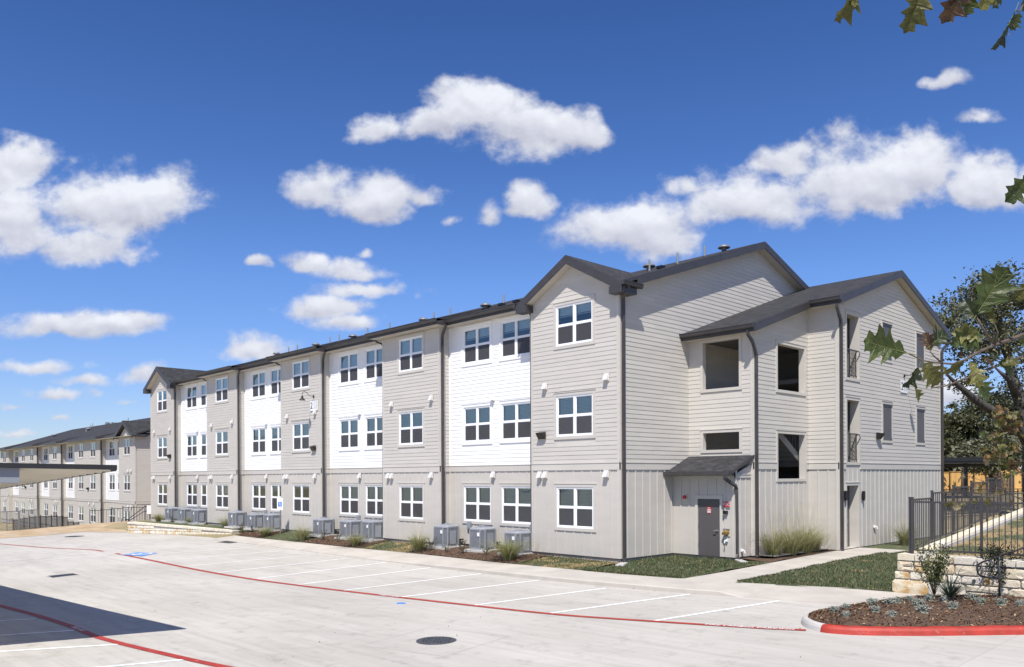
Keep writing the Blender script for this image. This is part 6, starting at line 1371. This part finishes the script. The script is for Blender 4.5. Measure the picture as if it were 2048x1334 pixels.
# island planting
p = on_bed(1868, 1196); sh_ = twig_mesh('upright_shrub', 1.15, 34, 4, 1900, SHRUB, (.2, .4, .4), .028); o = obj('upright_shrub', sh_, None, p); o.scale = (.85, .85, 1); tag(o, 'open upright shrub with small leaves before the limestone wall', 'shrub')
yq = MB(); r_ = random.Random(9)
for i in range(120):
    a = r_.uniform(0, 6.28); l = r_.uniform(.6, 1.1); sp = l * r_.uniform(.25, .95); hz_ = l * r_.uniform(.35, .8); w_ = .009; ca, sa = math.cos(a), math.sin(a); pts = [(sp * t * ca, sp * t * sa, hz_ * (1.9 * t - 1.15 * t * t)) for t in (0, .25, .5, .75, 1)]; mi = r_.randrange(2)
    for k in range(4): w0, w1 = w_ * (1 - k / 4.5), w_ * (1 - (k + 1) / 4.5); a_, b_ = pts[k], pts[k + 1]; yq.quad((a_[0] - sa * w0, a_[1] + ca * w0, a_[2]), (a_[0] + sa * w0, a_[1] - ca * w0, a_[2]), (b_[0] + sa * w1, b_[1] - ca * w1, b_[2]), (b_[0] - sa * w1, b_[1] + ca * w1, b_[2]), mi)
o = yq.build('red_yucca', YUCCA); o.location = tuple(on_bed(1900, 1199)); o.scale = (1.15, 1.15, 1.15); tag(o, 'arching grey-green yucca beside the upright shrub', 'yucca')
p = on_bed(2000, 1190); o = obj('dark_shrub', twig_mesh('dark_shrub', 1.05, 40, 6, 2600, SHRUB, (.82, .16, .02), .026), None, p); o.scale = (1.1, 1.1, 1.0); tag(o, 'dense dark evergreen shrub under the bent handrail', 'shrub')
SIL = [twig_mesh('silver_a', .17, 40, 21, 620, SILVER + [SILVER[1]], (.6, .3, .1), .019, .10), twig_mesh('silver_b', .14, 36, 22, 520, SILVER + [SILVER[0]], (.5, .3, .2), .018, .09)]
for i, (px, py, s_) in enumerate(((1668, 1224, 1), (1692, 1218, 1), (1745, 1211, 1.2), (1778, 1208, 1.2), (1795, 1206, 1), (1692, 1233, 1), (1750, 1223, .9), (1784, 1232, 1), (1838, 1213, 1.3), (1846, 1224, 1.3), (1858, 1201, 1.1), (1888, 1203, 1.1), (1905, 1216, 1), (1944, 1199, 1.2), (1962, 1207, 1), (1997, 1193, 1), (2003, 1209, 1.1), (2040, 1210, 1), (1818, 1202, .9))):
    o = obj('silver_groundcover', SIL[i % 2], None, on_bed(px, py), i * 2.1); o.scale = (s_ * .95, s_ * .95, s_ * .6); tag(o, 'low silver-leaved plant in the mulched island', 'groundcover', 'silver plants in the mulched island')
# bent handrail by the limestone wall
QY = lambda px, py: tuple(onaxis(px, py, 1, -1.75))
rail_obj('handrail', 'bent dark handrail beside the limestone wall', [[QY(2140, 1062), QY(2024, 1104), QY(1985, 1117.5), QY(1965, 1124), QY(1957, 1129), QY(1954, 1137), QY(1956, 1147), QY(1962, 1152), QY(1975, 1154.5), QY(1999, 1155)], [QY(1999, 1112), QY(1999, 1192)], [QY(2100, 1078), QY(2100, 1200)], [QY(1999, 1133), QY(2024, 1136), QY(2100, 1136)]], .021)
# mulch chips, fallen leaves
def chips(name, pts, mats, wts, label, size=.03):
    n = len(pts); nrm = rand_dirs(n, 1.6); a = rand_dirs(n); u = np.cross(nrm, a); u /= np.linalg.norm(u, axis=1)[:, None]; v = np.cross(nrm, u); s_ = size * RNG.uniform(.5, 1.4, n)[:, None]
    o = obj(name, quads_mesh(name, pts, u * s_, v * s_ * .6, mats, RNG.choice(len(mats), n, p=wts))); return tag(o, label, kind='stuff')
tri = []
for _ in range(9000):
    i = RNG.integers(0, 43 - 8); j = RNG.integers(0, 11); a, b, c_, d = (BEDA[i * 12 + j], BEDA[(i + 1) * 12 + j], BEDA[(i + 1) * 12 + j + 1], BEDA[i * 12 + j + 1]); u, v = RNG.random(2); tri.append(a * (1 - u) * (1 - v) + b * u * (1 - v) + c_ * u * v + d * (1 - u) * v + (0, 0, .015))
chips('mulch_chips', np.array(tri), [CHIP1, CHIP2, CHIP3], (.52, .40, .08), 'loose mulch chips on the planting island', .035)
pts = []
for a, b in ((S4, S5), (S2, S3), (S0 + .1, S1)):
    for _ in range(2600): x = RNG.uniform(a, b); y = RNG.uniform(ye(x) + .05, .3); pts.append((x, y, strip_z(x, y) + .045))
chips('mulch_chips', np.array(pts), [CHIP1, CHIP2, CHIP3], (.52, .44, .04), 'loose mulch chips in the front beds', .035)
# turf blades
def blades(pts, label, hgt=.05, dry=.14):
    P = np.array(pts); n = len(P); ht = hgt * RNG.uniform(.5, 1.5, n); a = RNG.uniform(0, 6.28, n); w = .011 * RNG.uniform(.7, 1.4, n); le = RNG.normal(size=(n, 2)) * .35
    u = np.stack([np.cos(a) * w, np.sin(a) * w, 0 * a], 1); tip = P + np.stack([le[:, 0] * ht, le[:, 1] * ht, ht], 1)
    V = np.stack([P - u, P + u, tip], 1).reshape(-1, 3); me = bpy.data.meshes.new('turf_blades'); me.vertices.add(3 * n); me.vertices.foreach_set('co', V.astype(np.float32).ravel()); me.loops.add(3 * n); me.loops.foreach_set('vertex_index', np.arange(3 * n, dtype=np.int32)); me.polygons.add(n); me.polygons.foreach_set('loop_start', np.arange(0, 3 * n, 3, dtype=np.int32)); me.polygons.foreach_set('loop_total', np.full(n, 3, np.int32))
    for m in GBLADE: me.materials.append(m)
    me.polygons.foreach_set('material_index', RNG.choice(3, n, p=((1 - dry) * .55, (1 - dry) * .45, dry)).astype(np.int32)); me.update(); tag(obj('turf_blades', me), label, kind='stuff')
def scat(n, f):
    out = []
    while len(out) < n:
        p = f()
        if p is not None: out.append(p)
    return out
U = RNG.uniform
def f_end(): x = U(.05, 3.6); y = U(ye(x) - .03, 3.0) if U(0, 1) < .8 else ye(x) + abs(RNG.normal()) * .05 - .03; return (x, y, end_lawn(x, y) + .01)
def f_front(a, b):
    def g(): x = U(a, b); y = U(ye(x) + .05, .0); return (x, y, strip_z(x, y))
    return g
def f_right():
    x = U(5.23, 9.0) if U(0, 1) < .85 else 5.24 + abs(RNG.normal()) * .04; y = -1.6 + 13 * U(0, 1) ** 1.3 + (x - 5.2) * .2
    if y > 8.3 and x < 5.5: return None
    return (x, y, rl(x, y) + .01)
def f_raise(): y = WLY + .45 + 12 * U(0, 1) ** 1.5; x = U(9.7, 15); return (x, y, rz_(x, y))
blades(scat(9000, f_end), 'turf blades by the end wall'); blades(scat(3000, f_front(S5, 0)) + scat(2500, f_front(S3, S4)) + scat(1500, f_front(S1, S2)), 'turf blades in front of the bays', dry=.3); blades(scat(14000, f_right), 'turf blades between the path and the limestone wall'); blades(scat(5000, f_raise), 'turf blades of the raised lawn', dry=.5)

# ------------------------------------------------------------------ foreground oak with lobed leaves
HALF = [(0, .014), (.05, .03), (.10, .13), (.16, .24), (.20, .20), (.25, .16), (.32, .27), (.40, .42), (.43, .37), (.45, .27), (.49, .21), (.56, .30), (.66, .48), (.685, .40), (.70, .27), (.74, .19), (.80, .21), (.87, .25), (.89, .18), (.92, .10), (1.0, .0)]
def leaf_mesh(name, m, curl, bend, seed, narrow=1.0):
    r = random.Random(seed); q = MB(); vs = []; ns = len(HALF); rows = []
    for i, (t, w) in enumerate(HALF):
        row = []
        for sgn, kk in ((-1, 1.0), (-1, .5), (0, 0), (1, .5), (1, 1.0)):
            ww = w * kk * sgn * narrow * (1 + r.uniform(-.12, .12)); y = t + abs(ww) * .30; z = curl * abs(ww) ** 1.3 - bend * t * t + .05 * math.sin(9 * t + sgn * 2 + seed) * kk * min(1, 4 * w) + r.uniform(-.012, .012); row.append((ww, y, z))
        rows.append(row)
    for a, b in zip(rows[:-1], rows[1:]):
        for k in range(4): q.quad(a[k], a[k + 1], b[k + 1], b[k])
    # veins as raised ribs
    q.tube([(0, t, -bend * t * t + .006) for t in (-.22, 0, .3, .6, .95)], [.010, .009, .007, .005, .002], 4, 1)
    for t0, w, t1 in ((.22, .34, .42), (.42, .40, .68), (.6, .2, .88)):
        for sgn in (-1, 1): q.tube([(0, t0, -bend * t0 * t0 + .004), (sgn * w * narrow * .9, t1 + .06, curl * w ** 1.3 - bend * t1 * t1 + .004)], [.005, .002], 3, 1)
    return q.mesh(name, [m, VEIN])
D0 = 3.1
ofoot = atdepth(2420, 1600, 4.0); ofoot[2] = zl(ofoot[0], ofoot[1]) - .03
OAK = thing('oak_tree', 'young red oak reaching lobed leaves into the top and side of the view', 'tree', ofoot)
def pth(pts): return [tuple(atdepth(x, y, d) - ofoot) for x, y, d in pts]
q = MB(); q.tube([(0, 0, 0), (.02, .02, 1.2), (-.03, .03, 2.4), (.0, .05, 3.6), (.03, .02, 4.6), (0, 0, 5.4)], [.085, .075, .062, .048, .03, .012], 10); q.build('trunk', BARK, OAK, True)
trunk_at = lambda z: ofoot + np.array((0, .03, z - ofoot[2]))
def branch(pts, rad):
    q = MB(); q.tube(pth(pts), rad, 6); q.build('branch', TWIG, OAK, True)
tp = lambda z: proj(trunk_at(z))
def tpx(z): a = tp(z); return (a[0], a[1], a[2])
branch([tpx(2.85), (2200, 640, 3.6), (2050, 668, 3.3), (1990, 690, 3.15), (1955, 705, 3.1), (1930, 720, 3.1), (1905, 728, 3.1), (1870, 725, 3.1), (1845, 721, 3.1), (1816, 707, 3.1)], [.02, .013, .008, .0065, .0055, .0045, .0038, .0032, .0028, .0015])
branch([(1990, 690, 3.15), (1972, 668, 3.12), (1962, 650, 3.1), (1952, 632, 3.1)], [.006, .005, .004, .002]); branch([(1885, 727, 3.1), (1868, 712, 3.1), (1860, 703, 3.1)], [.004, .003, .002]); branch([(2040, 715, 3.2), (1985, 735, 3.1), (1930, 758, 3.1), (1890, 772, 3.1), (1862, 776, 3.1)], [.006, .005, .004, .003, .002])
branch([tpx(4.35), (2240, -70, 3.6), (2080, -60, 3.3), (1950, -40, 3.15), (1850, -35, 3.1), (1720, -30, 3.1)], [.016, .012, .009, .007, .005, .003])
branch([tpx(3.75), (2200, 325, 3.5), (2110, 340, 3.2), (2060, 350, 3.1)], [.010, .007, .004, .002]); branch([tpx(3.25), (2180, 540, 3.5), (2110, 555, 3.2), (2070, 560, 3.1)], [.010, .007, .004, .002]); branch([(2120, 655, 3.4), (2075, 660, 3.1)], [.005, .002]); branch([(2080, -60, 3.3), (2060, -20, 3.2), (2040, 22, 3.1), (2030, 22, 3.1)], [.006, .004, .003, .002]); branch([(1990, 690, 3.15), (1996, 665, 3.1), (1990, 650, 3.1)], [.004, .003, .002])
def leaf(bx, by, tx, ty, kind, curl=.25, bend=.15, roll=0.0, narrow=1.0, D=3.1):
    a = atdepth(bx, by, D); b = atdepth(tx, ty, D + random.uniform(-.03, .03)); y = b - a; L_ = np.linalg.norm(y); y /= L_; vz = -FWD + .25 * UPV + .35 * RGT * math.sin(roll * 2 + bx); vz -= y * (vz @ y); vz /= np.linalg.norm(vz); x = np.cross(y, vz)
    if roll: x, vz = x * math.cos(roll) + vz * math.sin(roll), vz * math.cos(roll) - x * math.sin(roll)
    me = leaf_mesh('leaf', OAKG[kind], curl * 1.5, bend * 1.6, int(bx + by), narrow * .92); o = bpy.data.objects.new('leaf', me); COL.objects.link(o); o.parent = OAK
    mm = Matrix.Identity(4)
    for i, ax in enumerate((x, y, vz)):
        for j in range(3): mm[j][i] = float(ax[j] * L_)
    for j in range(3): mm[j][3] = float(a[j] - ofoot[j])
    o.matrix_local = mm
for args in [(1814, 706, 1722, 684, 0, .3, -.1, .15, 1.05), (1862, 703, 1848, 664, 2, .5, .1, .5, .9), (1860, 692, 1902, 656, 3, .2, .2, .2, .9), (1846, 724, 1880, 770, 1, .2, .1, 0, 1.2), (1838, 732, 1818, 776, 3, .5, .2, .9, .9), (1828, 772, 1843, 804, 1, .3, .1, .3, .9),
             (1950, 634, 2010, 538, 0, .2, -.1, .2, .95), (1952, 640, 1928, 598, 3, .3, .1, .4, 1.1), (1962, 672, 1915, 664, 4, .4, .2, .3, .9), (1956, 655, 1908, 690, 0, .3, .1, .4, .9), (1958, 662, 1945, 696, 0, .3, .2, .5, .9), (1930, 715, 1915, 706, 2, .5, .2, .6), (1930, 720, 1898, 748, 1, .4, .2, .6, .9), (1884, 729, 1896, 752, 4, .3, .1, .5, .8),
             (1940, 722, 1964, 776, 4, .3, .1, .2, .85), (1950, 758, 1984, 800, 0, .25, .1, .0, 1.1), (1950, 755, 1932, 768, 1, .3, .2, .4), (1962, 715, 1990, 728, 2, .4, .2, .6), (1972, 716, 2012, 712, 3, .3, .2, .8, .8), (1995, 722, 2030, 748, 0, .3, .1, .3), (2000, 730, 2040, 720, 1, .3, .1, .4), (1990, 650, 1975, 615, 1, .4, .2, .9, .7),
             (1722, -32, 1682, 42, 1, .35, .1, .7, .8), (1700, -30, 1712, 10, 4, .3, .1, .4), (1852, -36, 1817, 62, 1, .3, .1, .45, .85), (1932, -40, 1896, 40, 2, .5, .2, .4, .9), (1952, -40, 1937, 30, 0, .3, .1, .5, .9), (1985, -50, 1970, 16, 4, .3, .1, .3), (2018, -50, 1996, 16, 0, .3, .1, .8, .7), (2030, 22, 1994, 102, 3, .5, .1, 1.2, .7), (2040, 24, 2024, 60, 0, .3, .1, .5), (2060, 350, 2018, 402, 0, .3, .1, .4), (2070, 560, 2030, 600, 1, .3, .1, .2), (2075, 660, 2045, 690, 0, .3, .1, .2), (2080, -60, 2055, 20, 0, .3, .1, .2)]: leaf(*args)
# oak sapling standing in the island
sf_ = on_bed(2062, 1215); SAP = thing('oak_sapling', 'thin oak sapling with yellow and brown leaves in the planting island', 'tree', sf_)
D_ = float((sf_ - CAM) @ FWD)
q = MB(); q.tube([(0, 0, 0), (.02, 0, 1.2), (-.02, .02, 2.4), (0, 0, 3.4)], [.03, .026, .018, .006], 8); q.build('trunk', TWIG, SAP, True)
r_ = random.Random(21); lv = []
for (sx, sy, ex_, ey_) in ((2062, 1010, 1905, 945 - 5), (2060, 1000, 1940, 985), (2062, 960, 1960, 900), (2062, 930, 1985, 905), (2062, 900, 1975, 870), (2060, 880, 1985, 835), (2060, 985, 1900, 1012), (2060, 950, 2000, 945), (2062, 860, 2000, 825)):
    a = atdepth(sx, sy, D_) - sf_; b = atdepth(ex_, ey_, D_ - .6) - sf_; m_ = (a + b) / 2 + np.array((0, 0, .06)); q = MB(); q.tube([tuple(a), tuple(m_), tuple(b)], [.010, .006, .002], 5); q.build('branch', TWIG, SAP, True)
    low_ = ey_ > 930
    for k in range(7 if low_ else 34): t = r_.uniform(.35, 1.02); lv.append((a * (1 - t) + b * t + np.array([r_.gauss(0, .06) for _ in range(3)]), low_))
LVM = [leaf_mesh('leaf', m, .3, .15, 70 + i) for i, m in enumerate((OAKG[4], OAKG[1], OAKG[2], OAKG[0], mat('oak_leaf_rust', (.24, .13, .05), .6, .2, 9, transl=.35), mat('oak_leaf_dry', (.30, .24, .13), .6, .2, 9, transl=.3)))]
for c_, low_ in lv:
    o = obj('leaf', r_.choice(LVM if not low_ else [LVM[2], LVM[5], LVM[1]]), SAP, c_); s_ = r_.uniform(.10, .17); o.scale = (s_,) * 3; o.rotation_euler = (r_.uniform(-1.5, 1.5), r_.uniform(-1.5, 1.5), r_.uniform(0, 6.28))

# concrete collars cast round the covers, and small litter blown against the curb
for px, py, w, lab in ((873, 1281.5, 1.0, 'square concrete collar around the large manhole cover'), (802, 1207.5, .42, 'square concrete collar around the blue valve cover')):
    c_ = G(px, py); q = MB(); a_ = R(12)
    pts_ = [(c_[0] + w * (math.cos(a_) * i - math.sin(a_) * j), c_[1] + w * (math.sin(a_) * i + math.cos(a_) * j)) for i, j in ((-1, -1), (1, -1), (1, 1), (-1, 1))]
    q = MB()
    for (x0, y0), (x1, y1) in zip(pts_, pts_[1:] + pts_[:1]):
        d_ = np.array((x1 - x0, y1 - y0)); n_ = np.array((-d_[1], d_[0])) / np.linalg.norm(d_) * .005
        q.quad(*[(x, y, zl(x, y) + .007) for x, y in ((x0 - n_[0], y0 - n_[1]), (x1 - n_[0], y1 - n_[1]), (x1 + n_[0], y1 + n_[1]), (x0 + n_[0], y0 + n_[1]))])
    tag(q.build('sawn_joint', CURBC), 'sawn joint round the ' + lab.split('the ', 1)[1], kind='structure')
pts = []
for _ in range(26):
    x = RNG.uniform(-20, 6); y = yc(x) - abs(RNG.normal()) * .5; pts.append((x, y, zl(x, y) + .012))
for _ in range(40): p_ = G(RNG.uniform(60, 1900), RNG.uniform(1180, 1330)); pts.append((p_[0], p_[1], p_[2] + .010))
chips('litter', np.array(pts), [CHIP1, CHIP2, CHIP3], (.4, .4, .2), 'dry leaf crumbs scattered on the concrete', .028)
